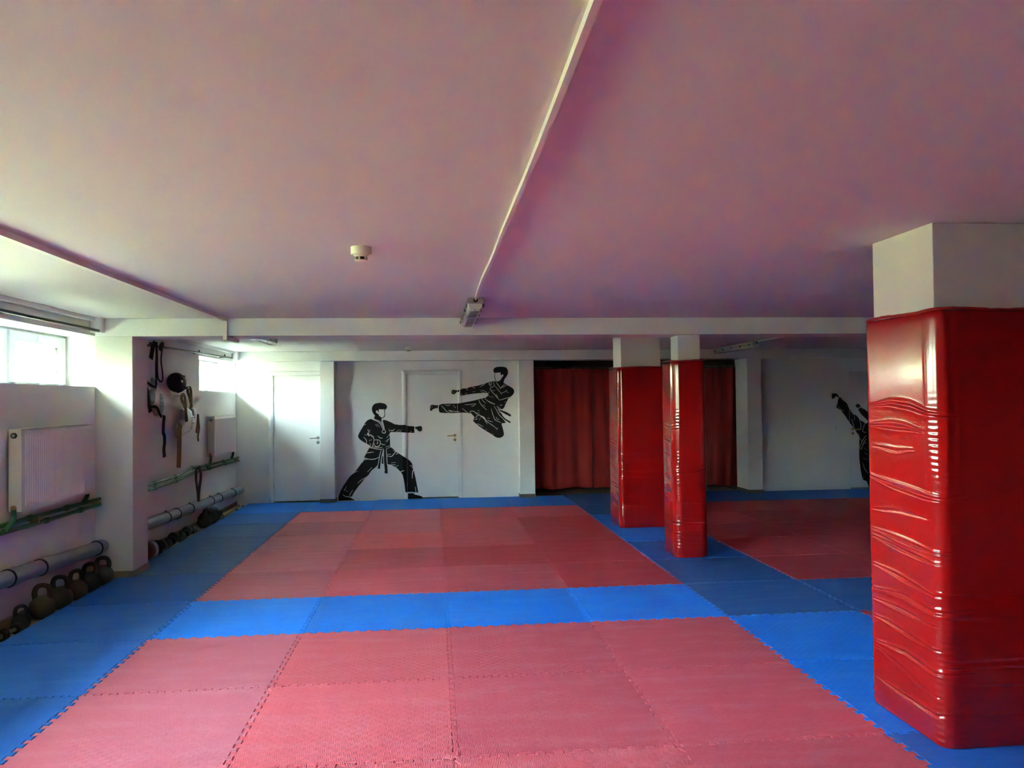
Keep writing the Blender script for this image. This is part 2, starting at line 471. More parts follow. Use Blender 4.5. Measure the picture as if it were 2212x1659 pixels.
F1_W=[(0.0097, [(0.923, 1.289), (0.963, 1.27), (1.016, 1.248), (1.058, 1.21), (1.091, 1.142), (1.104, 1.099)]), (0.0086, [(0.953, 1.295), (1.005, 1.268), (1.058, 1.242), (1.097, 1.177), (1.117, 1.102)]), (0.0097, [(1.103, 1.277), (1.097, 1.243), (1.112, 1.179), (1.128, 1.109)]), (0.0076, [(1.082, 1.278), (1.083, 1.238), (1.105, 1.168), (1.117, 1.115)]), (0.0108, [(1.097, 1.107), (1.086, 1.078), (1.109, 1.059), (1.137, 1.066), (1.139, 1.093), (1.129, 1.109)]), (0.0097, [(0.955, 0.945), (0.992, 0.955), (1.045, 0.945), (1.058, 0.902), (1.044, 0.865), (0.997, 0.845), (0.965, 0.872), (0.955, 0.909), (0.955, 0.945)]), (0.0097, [(0.893, 1.038), (0.95, 0.989), (0.957, 0.947)]), (0.0097, [(0.95, 0.904), (0.933, 0.851), (0.92, 0.834)]), (0.0108, [(0.886, 0.833), (0.949, 0.821), (1.033, 0.805), (1.091, 0.801)]), (0.0097, [(0.928, 0.846), (1.002, 0.837), (1.091, 0.831)]), (0.0097, [(1.141, 0.837), (1.208, 0.857)]), (0.0097, [(1.149, 0.807), (1.213, 0.835)]), (0.0108, [(1.069, 0.801), (1.04, 0.673), (1.01, 0.507)]), (0.0108, [(1.105, 0.795), (1.076, 0.667), (1.052, 0.495)]), (0.0097, [(1.11, 0.786), (1.106, 0.645), (1.112, 0.56), (1.123, 0.453)]), (0.0108, [(1.151, 0.805), (1.16, 0.623), (1.164, 0.548)]), (0.0097, [(1.077, 0.694), (1.106, 0.693)]), (0.0108, [(0.8, 0.675), (0.884, 0.647), (0.969, 0.65), (1.045, 0.682)]), (0.0108, [(1.159, 0.696), (1.231, 0.686), (1.278, 0.736), (1.306, 0.757)]), (0.0097, [(0.838, 0.744), (0.896, 0.756), (0.956, 0.762)]), (0.0086, [(1.168, 0.724), (1.191, 0.716), (1.223, 0.723)]), (0.0097, [(1.258, 0.781), (1.297, 0.764), (1.336, 0.74), (1.297, 0.713)]), (0.0097, [(1.456, 0.102), (1.503, 0.107), (1.572, 0.104), (1.607, 0.094)]), (0.0119, [(1.602, 0.192), (1.615, 0.1)]), (0.013, [(1.548, 0.519), (1.571, 0.499), (1.577, 0.465), (1.562, 0.422), (1.556, 0.326)]), (0.0097, [(1.52, 0.53), (1.569, 0.538)]), (0.0108, [(1.368, 0.433), (1.4, 0.449), (1.434, 0.459)]), (0.0086, [(1.163, 0.561), (1.221, 0.551), (1.297, 0.554)]), (0.0097, [(1.272, 0.516), (1.338, 0.539)]), (0.0086, [(1.224, 0.582), (1.298, 0.587)]), (0.0108, [(0.766, 0.593), (0.8, 0.641), (0.855, 0.648)]), (0.0086, [(0.643, 0.44), (0.706, 0.462)]), (0.0097, [(0.851, 0.446), (0.922, 0.518)]), (0.0086, [(0.69, 0.266), (0.755, 0.32), (0.813, 0.355)]), (0.0086, [(0.48, 0.172), (0.546, 0.139)]), (0.0076, [(0.519, 0.232), (0.503, 0.19), (0.482, 0.17)]), (0.0097, [(0.563, 0.067), (0.591, 0.125), (0.62, 0.166)]), (0.0097, [(0.462, 0.101), (0.5, 0.068), (0.559, 0.059), (0.601, 0.037)]), (0.0065, [(1.478, 0.275), (1.476, 0.205)]), (0.0086, [(1.248, 1.222), (1.306, 1.192)]), (0.0097, [(1.213, 1.107), (1.247, 1.096), (1.287, 1.123)]), (0.0086, [(1.311, 1.081), (1.364, 1.111)]), (0.0086, [(1.348, 1.062), (1.393, 1.105)]), (0.0086, [(1.518, 1.053), (1.557, 1.084)]), (0.0076, [(1.471, 1.184), (1.481, 1.163)]), (0.0065, [(0.982, 1.204), (1.015, 1.162)]), (0.0065, [(1.007, 1.209), (1.052, 1.156)]), (0.0097, [(1.017, 1.017), (1.066, 0.98), (1.095, 0.987)]), (0.0086, [(1.159, 0.983), (1.21, 1.049)]), (0.0076, [(1.138, 0.925), (1.193, 0.969)]), (0.0065, [(1.158, 0.914), (1.206, 0.98)]), (0.0097, [(1.063, 0.894), (1.102, 0.875), (1.137, 0.877)]), (0.0097, [(0.796, 1.001), (0.834, 0.957), (0.844, 0.897)]), (0.0076, [(0.867, 1.132), (0.869, 1.097), (0.898, 1.079)]), (0.0065, [(0.905, 1.113), (0.877, 1.095)]), (0.0086, [(0.898, 1.046), (0.959, 1.002)]), (0.0076, [(0.802, 1.192), (0.838, 1.207)]), (0.0097, [(0.881, 0.943), (0.921, 0.958)]), (0.013, [(0.895, 0.9), (0.909, 0.871)]), (0.0065, [(1.008, 0.946), (1.018, 0.914), (1.002, 0.893), (1.023, 0.894)]), (0.0086, [(0.812, 1.043), (0.845, 1.028)]), (0.0076, [(1.194, 1.124), (1.203, 1.081)]), (0.0237, [(0.877, 1.071), (0.864, 1.049), (0.887, 1.017)]), (0.0086, [(1.603, 1.161), (1.602, 1.056)])]
F2_P={'head': [(2.879, 2.024), (2.881, 2.067), (2.901, 2.088), (2.931, 2.101), (2.983, 2.107), (3.043, 2.104), (3.091, 2.091), (3.112, 2.056), (3.12, 2.004), (3.102, 1.962), (3.076, 1.927), (3.054, 1.893), (3.04, 1.842), (3.057, 1.824), (2.983, 1.746), (2.945, 1.817), (2.924, 1.864), (2.972, 1.872), (3.002, 1.902), (3.015, 1.932), (3.037, 1.949), (3.04, 1.975), (3.025, 1.984), (3.009, 1.969), (2.999, 1.961), (2.995, 2.014), (2.947, 2.01), (2.9, 2.005)], 'profile': [(2.896, 2.006), (2.904, 2.006), (2.908, 1.976), (2.902, 1.953), (2.908, 1.92), (2.916, 1.887), (2.935, 1.867), (2.922, 1.862), (2.907, 1.886), (2.898, 1.919), (2.893, 1.955), (2.9, 1.976)], 'torso': [(2.924, 1.87), (2.877, 1.872), (2.808, 1.861), (2.739, 1.832), (2.609, 1.799), (2.515, 1.785), (2.438, 1.762), (2.378, 1.758), (2.339, 1.741), (2.336, 1.639), (2.445, 1.659), (2.565, 1.675), (2.72, 1.686), (2.793, 1.681), (2.792, 1.638), (2.745, 1.604), (2.641, 1.584), (2.581, 1.568), (2.636, 1.503), (2.734, 1.416), (2.863, 1.448), (3.014, 1.412), (3.044, 1.437), (3.08, 1.514), (3.115, 1.591), (3.167, 1.625), (3.207, 1.668), (3.214, 1.719), (3.191, 1.754), (3.135, 1.789), (3.1, 1.807), (3.053, 1.841), (2.983, 1.746), (2.937, 1.825)], 'leg': [(2.65, 1.586), (2.581, 1.568), (2.435, 1.539), (2.307, 1.519), (2.043, 1.514), (1.996, 1.498), (1.987, 1.438), (2.003, 1.374), (2.152, 1.364), (2.305, 1.368), (2.391, 1.371), (2.493, 1.357), (2.596, 1.349), (2.724, 1.296), (2.819, 1.346), (2.855, 1.448), (2.778, 1.535)], 'hip': [(2.596, 1.347), (2.724, 1.296), (2.758, 1.235), (2.8, 1.192), (2.903, 1.113), (2.998, 1.187), (3.076, 1.196), (3.025, 1.257), (3.009, 1.343), (2.941, 1.447), (2.821, 1.475), (2.648, 1.434)], 'shin': [(2.493, 1.361), (2.561, 1.289), (2.539, 1.234), (2.577, 1.195), (2.611, 1.169), (2.654, 1.134), (2.747, 1.068), (2.816, 1.029), (2.867, 0.989), (2.918, 0.958), (2.97, 0.951), (3.022, 0.974), (3.039, 1.008), (3.031, 1.068), (2.998, 1.189), (2.886, 1.173), (2.792, 1.2), (2.724, 1.253), (2.656, 1.314), (2.604, 1.344), (2.571, 1.383), (2.528, 1.393)], 'fist': [(2.322, 1.737), (2.275, 1.729), (2.245, 1.74), (2.207, 1.737), (2.198, 1.705), (2.202, 1.675), (2.236, 1.666), (2.262, 1.678), (2.279, 1.702), (2.322, 1.705)], 'foot': [(1.979, 1.495), (1.941, 1.494), (1.894, 1.503), (1.86, 1.495), (1.854, 1.44), (1.851, 1.41), (1.868, 1.4), (1.893, 1.427), (1.932, 1.445), (1.979, 1.449)], 'tail1': [(2.949, 1.426), (3.014, 1.395), (3.078, 1.372), (3.16, 1.324), (3.151, 1.294), (3.077, 1.329), (3.009, 1.369), (2.94, 1.413)], 'tail2': [(2.94, 1.404), (3.0, 1.339), (3.042, 1.283), (3.077, 1.252), (3.15, 1.212), (3.141, 1.189), (3.068, 1.231), (3.025, 1.266), (2.948, 1.344)]}
F2_W=[(0.0077, [(2.325, 1.746), (2.333, 1.694), (2.338, 1.639)]), (0.0085, [(1.985, 1.5), (1.99, 1.442)]), (0.0068, [(2.795, 1.863), (2.807, 1.827), (2.824, 1.796), (2.846, 1.799)]), (0.0068, [(2.879, 1.873), (2.885, 1.826), (2.902, 1.8)]), (0.0077, [(2.911, 1.869), (2.945, 1.825), (2.979, 1.773), (2.986, 1.746)]), (0.0077, [(2.986, 1.746), (3.022, 1.79), (3.075, 1.828)]), (0.0068, [(3.005, 1.764), (3.048, 1.781), (3.1, 1.807)]), (0.0077, [(2.897, 1.796), (2.85, 1.775), (2.818, 1.754)]), (0.0085, [(2.818, 1.754), (2.849, 1.706), (2.909, 1.637), (2.972, 1.563)]), (0.0085, [(2.972, 1.563), (3.046, 1.583), (3.137, 1.612)]), (0.0077, [(2.906, 1.791), (2.953, 1.731), (3.012, 1.657)]), (0.0068, [(3.0, 1.679), (3.056, 1.695), (3.099, 1.729)]), (0.0051, [(3.069, 1.708), (3.125, 1.684)]), (0.0068, [(2.845, 1.721), (2.901, 1.723)]), (0.006, [(2.652, 1.777), (2.695, 1.802), (2.739, 1.827)]), (0.006, [(2.528, 1.782), (2.558, 1.773), (2.575, 1.756)]), (0.006, [(2.429, 1.758), (2.45, 1.749), (2.456, 1.732)]), (0.006, [(2.54, 1.696), (2.579, 1.713)]), (0.0051, [(2.677, 1.734), (2.746, 1.707), (2.763, 1.685)]), (0.0051, [(2.656, 1.721), (2.72, 1.686)]), (0.0068, [(2.351, 1.647), (2.373, 1.685)]), (0.0051, [(2.424, 1.666), (2.42, 1.685)]), (0.0051, [(2.441, 1.666), (2.446, 1.693)]), (0.0051, [(2.797, 1.681), (2.81, 1.706)]), (0.0085, [(2.637, 1.575), (2.658, 1.519), (2.7, 1.467), (2.764, 1.407)]), (0.0077, [(2.684, 1.588), (2.71, 1.549), (2.752, 1.517)]), (0.0077, [(2.74, 1.6), (2.753, 1.574), (2.821, 1.535), (2.903, 1.499)]), (0.0068, [(2.736, 1.587), (2.813, 1.53), (2.89, 1.495)]), (0.0068, [(2.701, 1.497), (2.747, 1.465)]), (0.0068, [(2.409, 1.499), (2.495, 1.5), (2.589, 1.512)]), (0.006, [(2.512, 1.47), (2.555, 1.478), (2.589, 1.51)]), (0.006, [(2.221, 1.495), (2.264, 1.447)]), (0.006, [(2.094, 1.497), (2.145, 1.487), (2.175, 1.5)]), (0.0077, [(2.03, 1.485), (2.076, 1.441), (2.11, 1.398), (2.169, 1.368)]), (0.0077, [(2.203, 1.376), (2.152, 1.41), (2.186, 1.401), (2.254, 1.389), (2.323, 1.387)]), (0.0068, [(2.366, 1.438), (2.425, 1.39), (2.468, 1.359)]), (0.0085, [(2.489, 1.385), (2.519, 1.394), (2.562, 1.384), (2.596, 1.349), (2.647, 1.335)]), (0.0077, [(2.489, 1.383), (2.519, 1.341), (2.561, 1.294)]), (0.0068, [(2.561, 1.294), (2.595, 1.289), (2.609, 1.323), (2.638, 1.314)]), (0.0051, [(2.548, 1.257), (2.595, 1.259), (2.612, 1.276)]), (0.0051, [(2.644, 1.241), (2.66, 1.288)]), (0.0068, [(2.614, 1.409), (2.648, 1.393)]), (0.006, [(2.588, 1.364), (2.648, 1.364)]), (0.0085, [(2.837, 1.427), (2.858, 1.345), (2.9, 1.246), (2.99, 1.202)]), (0.0085, [(2.881, 1.469), (2.923, 1.405), (2.965, 1.327), (3.025, 1.266), (3.076, 1.196)]), (0.0068, [(2.924, 1.469), (2.966, 1.413), (3.013, 1.339)]), (0.006, [(2.937, 1.464), (3.014, 1.408)]), (0.0051, [(2.941, 1.421), (2.983, 1.361), (3.013, 1.343)]), (0.0068, [(2.913, 1.293), (2.93, 1.263), (2.969, 1.245)]), (0.006, [(2.771, 1.278), (2.818, 1.273)]), (0.0068, [(2.775, 1.248), (2.809, 1.226), (2.861, 1.215)]), (0.012, [(2.664, 1.305), (2.715, 1.279), (2.753, 1.231), (2.792, 1.2)]), (0.0077, [(2.787, 1.201), (2.843, 1.165), (2.911, 1.113)]), (0.006, [(2.902, 1.109), (2.946, 1.108)]), (0.0051, [(2.92, 1.113), (2.928, 1.078)]), (0.006, [(2.728, 1.24), (2.77, 1.179)]), (0.0068, [(2.598, 1.186), (2.645, 1.173), (2.705, 1.133)]), (0.006, [(2.645, 1.138), (2.662, 1.134)]), (0.0068, [(2.739, 1.09), (2.765, 1.085)]), (0.0068, [(2.854, 1.028), (2.862, 0.994)]), (0.0077, [(2.835, 1.625), (2.878, 1.607)]), (0.0051, [(2.909, 1.658), (2.943, 1.602)]), (0.0051, [(2.926, 1.66), (2.951, 1.597)]), (0.006, [(2.976, 1.494), (2.993, 1.477), (3.028, 1.489)]), (0.006, [(3.054, 1.54), (3.084, 1.523)]), (0.006, [(3.058, 1.502), (3.066, 1.484)]), (0.0043, [(2.816, 1.852), (2.846, 1.852), (2.846, 1.822), (2.82, 1.822), (2.816, 1.852)]), (0.006, [(1.881, 1.482), (1.885, 1.452)]), (0.0051, [(2.215, 1.709), (2.241, 1.696)]), (0.0051, [(2.797, 1.646), (2.826, 1.612)])]
F3_P={'foot': [(8.575, 1.609), (8.653, 1.608), (8.699, 1.567), (8.682, 1.534), (8.657, 1.567), (8.625, 1.545), (8.597, 1.518), (8.573, 1.525)], 'leg': [(8.706, 1.558), (8.78, 1.483), (8.836, 1.441), (8.865, 1.368), (8.917, 1.295), (8.949, 1.253), (8.992, 1.242), (9.035, 1.195), (9.056, 1.159), (9.099, 1.137), (9.185, 1.084), (9.249, 1.042), (9.288, 0.824), (9.167, 0.743), (9.06, 0.859), (9.037, 0.89), (8.987, 0.974), (8.923, 1.057), (8.86, 1.141), (8.797, 1.235), (8.733, 1.318), (8.637, 1.384), (8.666, 1.453), (8.681, 1.515)], 'arm': [(9.032, 1.335), (9.088, 1.371), (9.136, 1.344), (9.19, 1.302), (9.286, 1.218), (9.361, 1.134), (9.272, 1.052), (9.176, 1.167), (9.08, 1.262)], 'fist': [(8.99, 1.408), (9.029, 1.433), (9.072, 1.407), (9.079, 1.381), (9.049, 1.361), (9.006, 1.366)], 'body': [(9.05, 0.9), (9.174, 1.095), (9.296, 1.176), (9.404, 1.133), (9.49, 1.028), (9.464, 0.862), (9.374, 0.74), (9.284, 0.617), (9.299, 0.306), (9.305, 0.099), (9.164, 0.123), (9.089, 0.151), (9.059, 0.311), (9.037, 0.518), (9.042, 0.776)], 'head': [(9.405, 1.174), (9.385, 1.258), (9.42, 1.33), (9.497, 1.35), (9.562, 1.318), (9.571, 1.234), (9.514, 1.152), (9.458, 1.091)], 'standfoot': [(9.154, 0.134), (9.306, 0.11), (9.325, 0.016), (9.334, -0.067), (9.16, -0.062), (9.2, 0.019)]}
F3_W=[(0.0089, [(8.706, 1.56), (8.674, 1.495), (8.665, 1.433), (8.654, 1.383)]), (0.0069, [(8.686, 1.391), (8.744, 1.318), (8.786, 1.328)]), (0.0079, [(8.895, 1.285), (8.912, 1.306)]), (0.0079, [(8.922, 1.249), (8.955, 1.269)]), (0.0079, [(8.963, 1.258), (8.966, 1.15)]), (0.0079, [(8.915, 1.181), (8.94, 1.088), (8.96, 1.021)]), (0.0079, [(9.056, 1.159), (9.076, 1.076), (9.075, 1.034), (9.052, 0.988)]), (0.0079, [(9.153, 1.111), (9.106, 0.972), (9.171, 0.94)]), (0.0089, [(9.049, 0.849), (9.097, 0.796)]), (0.0089, [(9.17, 0.898), (9.114, 0.827), (9.046, 0.699)]), (0.0089, [(9.169, 0.836), (9.124, 0.775), (9.072, 0.657)]), (0.0079, [(9.046, 0.699), (9.072, 0.657)]), (0.0069, [(9.118, 0.765), (9.178, 0.762)]), (0.0059, [(9.127, 0.682), (9.186, 0.639)]), (0.0059, [(9.136, 0.604), (9.19, 0.567)]), (0.0059, [(9.107, 0.517), (9.183, 0.482)]), (0.0069, [(9.097, 0.434), (9.125, 0.341), (9.189, 0.252)]), (0.0069, [(9.089, 0.151), (9.106, 0.197)]), (0.0089, [(8.987, 0.994), (9.036, 0.992)]), (0.0059, [(9.029, 0.932), (9.045, 0.89)]), (0.0059, [(9.103, 1.339), (9.125, 1.349)])]
HANG={'body': [(2.937, 1.808), (3.109, 1.77), (3.259, 1.75), (3.302, 1.792), (3.311, 1.855), (3.401, 1.821), (3.48, 1.759), (3.546, 1.685), (3.581, 1.611), (3.585, 1.499), (3.544, 1.463), (3.469, 1.446), (3.41, 1.438), (3.346, 1.493), (3.282, 1.53), (3.181, 1.542), (3.059, 1.541), (2.999, 1.577), (2.965, 1.681)], 'oval1': [(3.171, 1.745), (3.258, 1.732), (3.301, 1.683), (3.301, 1.62), (3.257, 1.575), (3.182, 1.569), (3.096, 1.589), (3.04, 1.638), (3.031, 1.69), (3.073, 1.734)], 'oval2': [(3.439, 1.712), (3.506, 1.694), (3.551, 1.611), (3.564, 1.518), (3.531, 1.472), (3.469, 1.464), (3.424, 1.483), (3.391, 1.557), (3.381, 1.648), (3.4, 1.698)], 's1': [(3.258, 2.24), (3.277, 2.106), (3.261, 1.971), (3.269, 1.791), (3.238, 1.753), (3.085, 1.778), (2.942, 1.812)], 's2': [(3.294, 2.238), (3.305, 2.063), (3.311, 1.882), (3.349, 1.834), (3.427, 1.815), (3.473, 1.846), (3.463, 1.933), (3.424, 2.042), (3.457, 2.181), (3.503, 2.232)], 's3': [(3.243, 2.226), (3.187, 2.199), (3.149, 2.126), (3.112, 2.048)], 's4': [(3.511, 2.231), (3.431, 2.216), (3.396, 2.15)], 's5': [(3.035, 1.542), (3.232, 1.542), (3.308, 1.521), (3.372, 1.466), (3.437, 1.428)], 's6': [(3.517, 1.445), (3.494, 1.353), (3.488, 1.252), (3.52, 1.223), (3.527, 1.14), (3.502, 1.076), (3.518, 0.983)], 's7': [(2.942, 1.784), (3.012, 1.681), (3.059, 1.568), (3.095, 1.486)], 'b2': [(4.294, 1.505), (4.473, 1.529), (4.58, 1.502), (4.623, 1.444), (4.604, 1.32), (4.502, 1.22), (4.338, 1.196), (4.148, 1.16), (4.093, 1.187), (4.104, 1.295), (4.213, 1.351), (4.308, 1.389)], 'b2panel': [(4.471, 1.421), (4.589, 1.419), (4.598, 1.32), (4.529, 1.26), (4.453, 1.273), (4.444, 1.365)], 't1': [(4.292, 1.349), (4.277, 1.45), (4.263, 1.551), (4.232, 1.651), (4.17, 1.676), (4.117, 1.655), (4.129, 1.611), (4.215, 1.551), (4.293, 1.48)], 't2': [(4.473, 1.529), (4.484, 1.611), (4.475, 1.713), (4.443, 1.759), (4.377, 1.758), (4.345, 1.722), (4.409, 1.652), (4.473, 1.57), (4.506, 1.518)], 't3': [(4.074, 1.331), (4.033, 1.268), (4.026, 1.122), (4.018, 0.976), (3.998, 0.827)], 'b3': [(4.624, 1.517), (4.676, 1.537), (4.738, 1.516), (4.779, 1.441), (4.75, 1.379), (4.656, 1.329), (4.622, 1.361)], 'u1': [(4.797, 1.436), (4.777, 1.315), (4.723, 1.201)], 'u2': [(4.804, 1.42), (4.83, 1.313), (4.84, 1.249), (4.793, 1.155), (4.81, 1.091)], 'helm': [(4.003, 1.797)], 'hook': [(3.975, 1.884)], 'red': [(2.921, 1.543)]}
CREASE_C=[[(-1.71, 1.524), (-1.854, 1.535), (-2.006, 1.522), (-2.128, 1.494), (-2.249, 1.479)], [(-1.694, 1.423), (-1.85, 1.423), (-1.972, 1.419), (-2.08, 1.407)], [(-1.68, 1.16), (-1.847, 1.135), (-2.034, 1.117), (-2.191, 1.104), (-2.284, 1.11)], [(-1.708, 0.893), (-1.953, 0.876), (-2.205, 0.858)], [(-1.698, 0.856), (-1.932, 0.831), (-2.181, 0.812)], [(-1.701, 0.714), (-1.863, 0.703), (-2.153, 0.667)], [(-1.709, 0.592), (-1.917, 0.617), (-2.15, 0.594), (-2.327, 0.606)], [(-1.707, 0.54), (-1.903, 0.545), (-2.135, 0.531)], [(-1.704, 0.453), (-1.795, 0.453), (-2.154, 0.425)], [(-1.716, 0.329), (-1.934, 0.347), (-2.164, 0.321), (-2.303, 0.335)], [(-1.715, 0.296), (-1.874, 0.272), (-2.147, 0.218)], [(-1.71, 0.148), (-1.783, 0.139), (-2.157, 0.133), (-2.297, 0.165)], [(-1.732, 1.317), (-1.893, 1.304), (-2.005, 1.317)], [(-1.699, 0.997), (-1.92, 1.017), (-2.101, 1.01)]]
# ------------------------------------------------------------------ the setting
XL, XR, YF, YB = -1.16, 13.0, -8.0, 9.2      # inner faces of the shell
ZC = 2.36                                    # ceiling
ZF = -0.04                                   # bare floor under the mats

o = MB().box(XL - .4, XR + .2, YF - .2, YB + .2, ZF - .15, ZF).build('floor', FLOOR)
tag(o, 'beige laminate floor showing as a narrow strip beside the mats', 'floor', kind='structure')
o = MB().box(XL - .4, XR + .2, YF - .2, YB + .2, ZC, ZC + .25).build('ceiling', CEIL)
tag(o, 'smooth low white ceiling tinted pink by the red mats', 'ceiling', kind='structure')

# left wall with three window niches
w = MB()
ys = [YF - .2]
for (y0, y1, sl) in sorted(WIN):
    w.box(XL - .4, XL, ys[-1], y0, ZF, ZC)
    w.box(XL - .4, XL, y0, y1, ZF, sl)
    w.box(XL - .4, XL, y0, y1, HEAD, ZC)
    ys.append(y1)
w.box(XL - .4, XL, ys[-1], YB + .2, ZF, ZC)
o = w.build('wall_left', WALLL)
tag(o, 'white left wall with high basement window niches', 'wall', kind='structure')
o = MB().box(XR, XR + .2, YF - .2, YB + .2, ZF, ZC).build('wall_right', WALL)
tag(o, 'plain white wall at the far right end of the hall', 'wall', kind='structure')
o = MB().box(XL, XR, YF - .2, YF, ZF, ZC).build('wall_front', WALLD)
tag(o, 'dark brown wall behind the photographer', 'wall', kind='structure')

# back wall: left bay, recess with the fighters, curtained opening, right bay
YA, YR = 7.12, 7.20
w = MB()


def wall_with_door(w, x0, x1, y, d0, d1, zt):
    w.box(x0, d0, y, y + .16, ZF, ZC)
    w.box(d1, x1, y, y + .16, ZF, ZC)
    w.box(d0, d1, y, y + .16, zt, ZC)


D1 = (-0.588, 0.140); D2 = (1.478, 2.295); D3 = (8.875, 9.70); DT = 1.99
wall_with_door(w, XL, 0.20, YA, D1[0], D1[1], DT)
wall_with_door(w, 0.30, 3.36, YR, D2[0], D2[1], DT)
wall_with_door(w, 7.10, XR, YA, D3[0], D3[1], DT)
o = w.build('wall_back', WALL)
tag(o, 'white back wall with three doors and the curtained opening', 'wall', kind='structure')
w = MB()
w.box(XL, XR, YB, YB + .2, ZF, ZC)
w.box(3.30, 3.36, YR + .16, YB, ZF, ZC)
w.box(7.12, 7.18, YA + .16, YB, ZF, ZC)
o = w.build('wall_storage', DARK)
tag(o, 'dark wall of the storage room behind the red curtain', 'wall', kind='structure')

# pilasters of the back wall
for (x0, x1, yf, lab) in ((0.147, 0.364, 6.985, 'white pilaster beside the leftmost white door'),
                          (3.275, 3.516, 7.02, 'white pilaster between the kicking fighter and the red curtain'),
                          (6.995, 7.235, 6.86, 'white pilaster at the right end of the red curtain')):
    p = thing('pilaster', lab, 'pilaster', ((x0 + x1) / 2, yf, ZF), kind='structure')
    hw = (x1 - x0) / 2
    MB().box(-hw, hw, 0, 7.36 - yf, 0, 2.20 - ZF, .004).build('shaft', WALL, p)
    MB().box(-hw - .008, hw + .008, -.008, 7.36 - yf, 0, .098, .002).build('baseboard', BASE, p)

# left pilaster under the beam
p = thing('pilaster', 'white pilaster on the left wall between kettlebells and hanging gear', 'pilaster', (-0.995, 2.19, ZF), kind='structure')
MB().box(-.165, .165, -.19, .19, 0, 2.195 - ZF, .004).build('shaft', CONC, p)
MB().box(-.165, .175, -.20, .20, 0, .095, .002).build('baseboard', BASE2, p)

# beams
o = MB().box(XL, XR, 2.0, 2.40, 2.195, ZC, .004).build('ceiling_beam', WALL)
tag(o, 'long cream ceiling beam across the middle of the hall', 'beam', kind='structure')
o = MB().box(XL, XR, 6.98, 7.42, 2.205, ZC, .004).build('ceiling_beam', WALL)
tag(o, 'ceiling beam over the back wall doors and curtain', 'beam', kind='structure')
# plaster haunches and ledge strip above the window niches
for (y0, y1, lab) in ((-2.9, 1.91, 'pale ledge strip between ceiling and the left window'), (2.40, 6.90, 'pale ledge strip between ceiling and the far window')):
    o = MB().box(XL, XL + .045, y0, y1, 2.325, ZC, .004).build('trim_ledge', WALL)
    tag(o, lab, 'trim', kind='structure')
for (y0, y1, lab) in ((1.90, 2.0, 'small plaster block where the ledge meets the beam'), (6.88, 6.98, 'small plaster block at the far end of the ledge')):
    o = MB().box(XL, XL + .09, y0, y1, 2.225, ZC, .004).build('trim_block', WALL)
    tag(o, lab, 'trim', kind='structure')
# skirting along the left wall
for (y0, y1, lab) in ((YF, 2.0, 'tan skirting strip behind the kettlebells'), (2.38, 7.12, 'tan skirting strip behind the black bag and gloves')):
    o = MB().box(XL, XL + .018, y0, y1, ZF, .045, .003).build('baseboard_left', BASE2)
    tag(o, lab, 'baseboard', kind='structure')

# columns
COLS = [('column', 'bare top of the large column at the right edge', 4.18, 4.75, -2.15, -1.66, ZC),
        ('column', 'wide column behind the slim one, topped in bare white', 4.205, 4.705, 3.97, 4.38, ZC),
        ('column', 'slim column under the cream ceiling beam', 4.34, 4.566, 2.12, 2.36, 2.195)]
for (nm, lab, x0, x1, y0, y1, zt) in COLS:
    o = MB().box(-(x1 - x0) / 2, (x1 - x0) / 2, -(y1 - y0) / 2, (y1 - y0) / 2, 0, zt - .001, .004).build(nm, CONC, loc=((x0 + x1) / 2, (y0 + y1) / 2, .001))
    tag(o, lab, 'column', kind='structure')


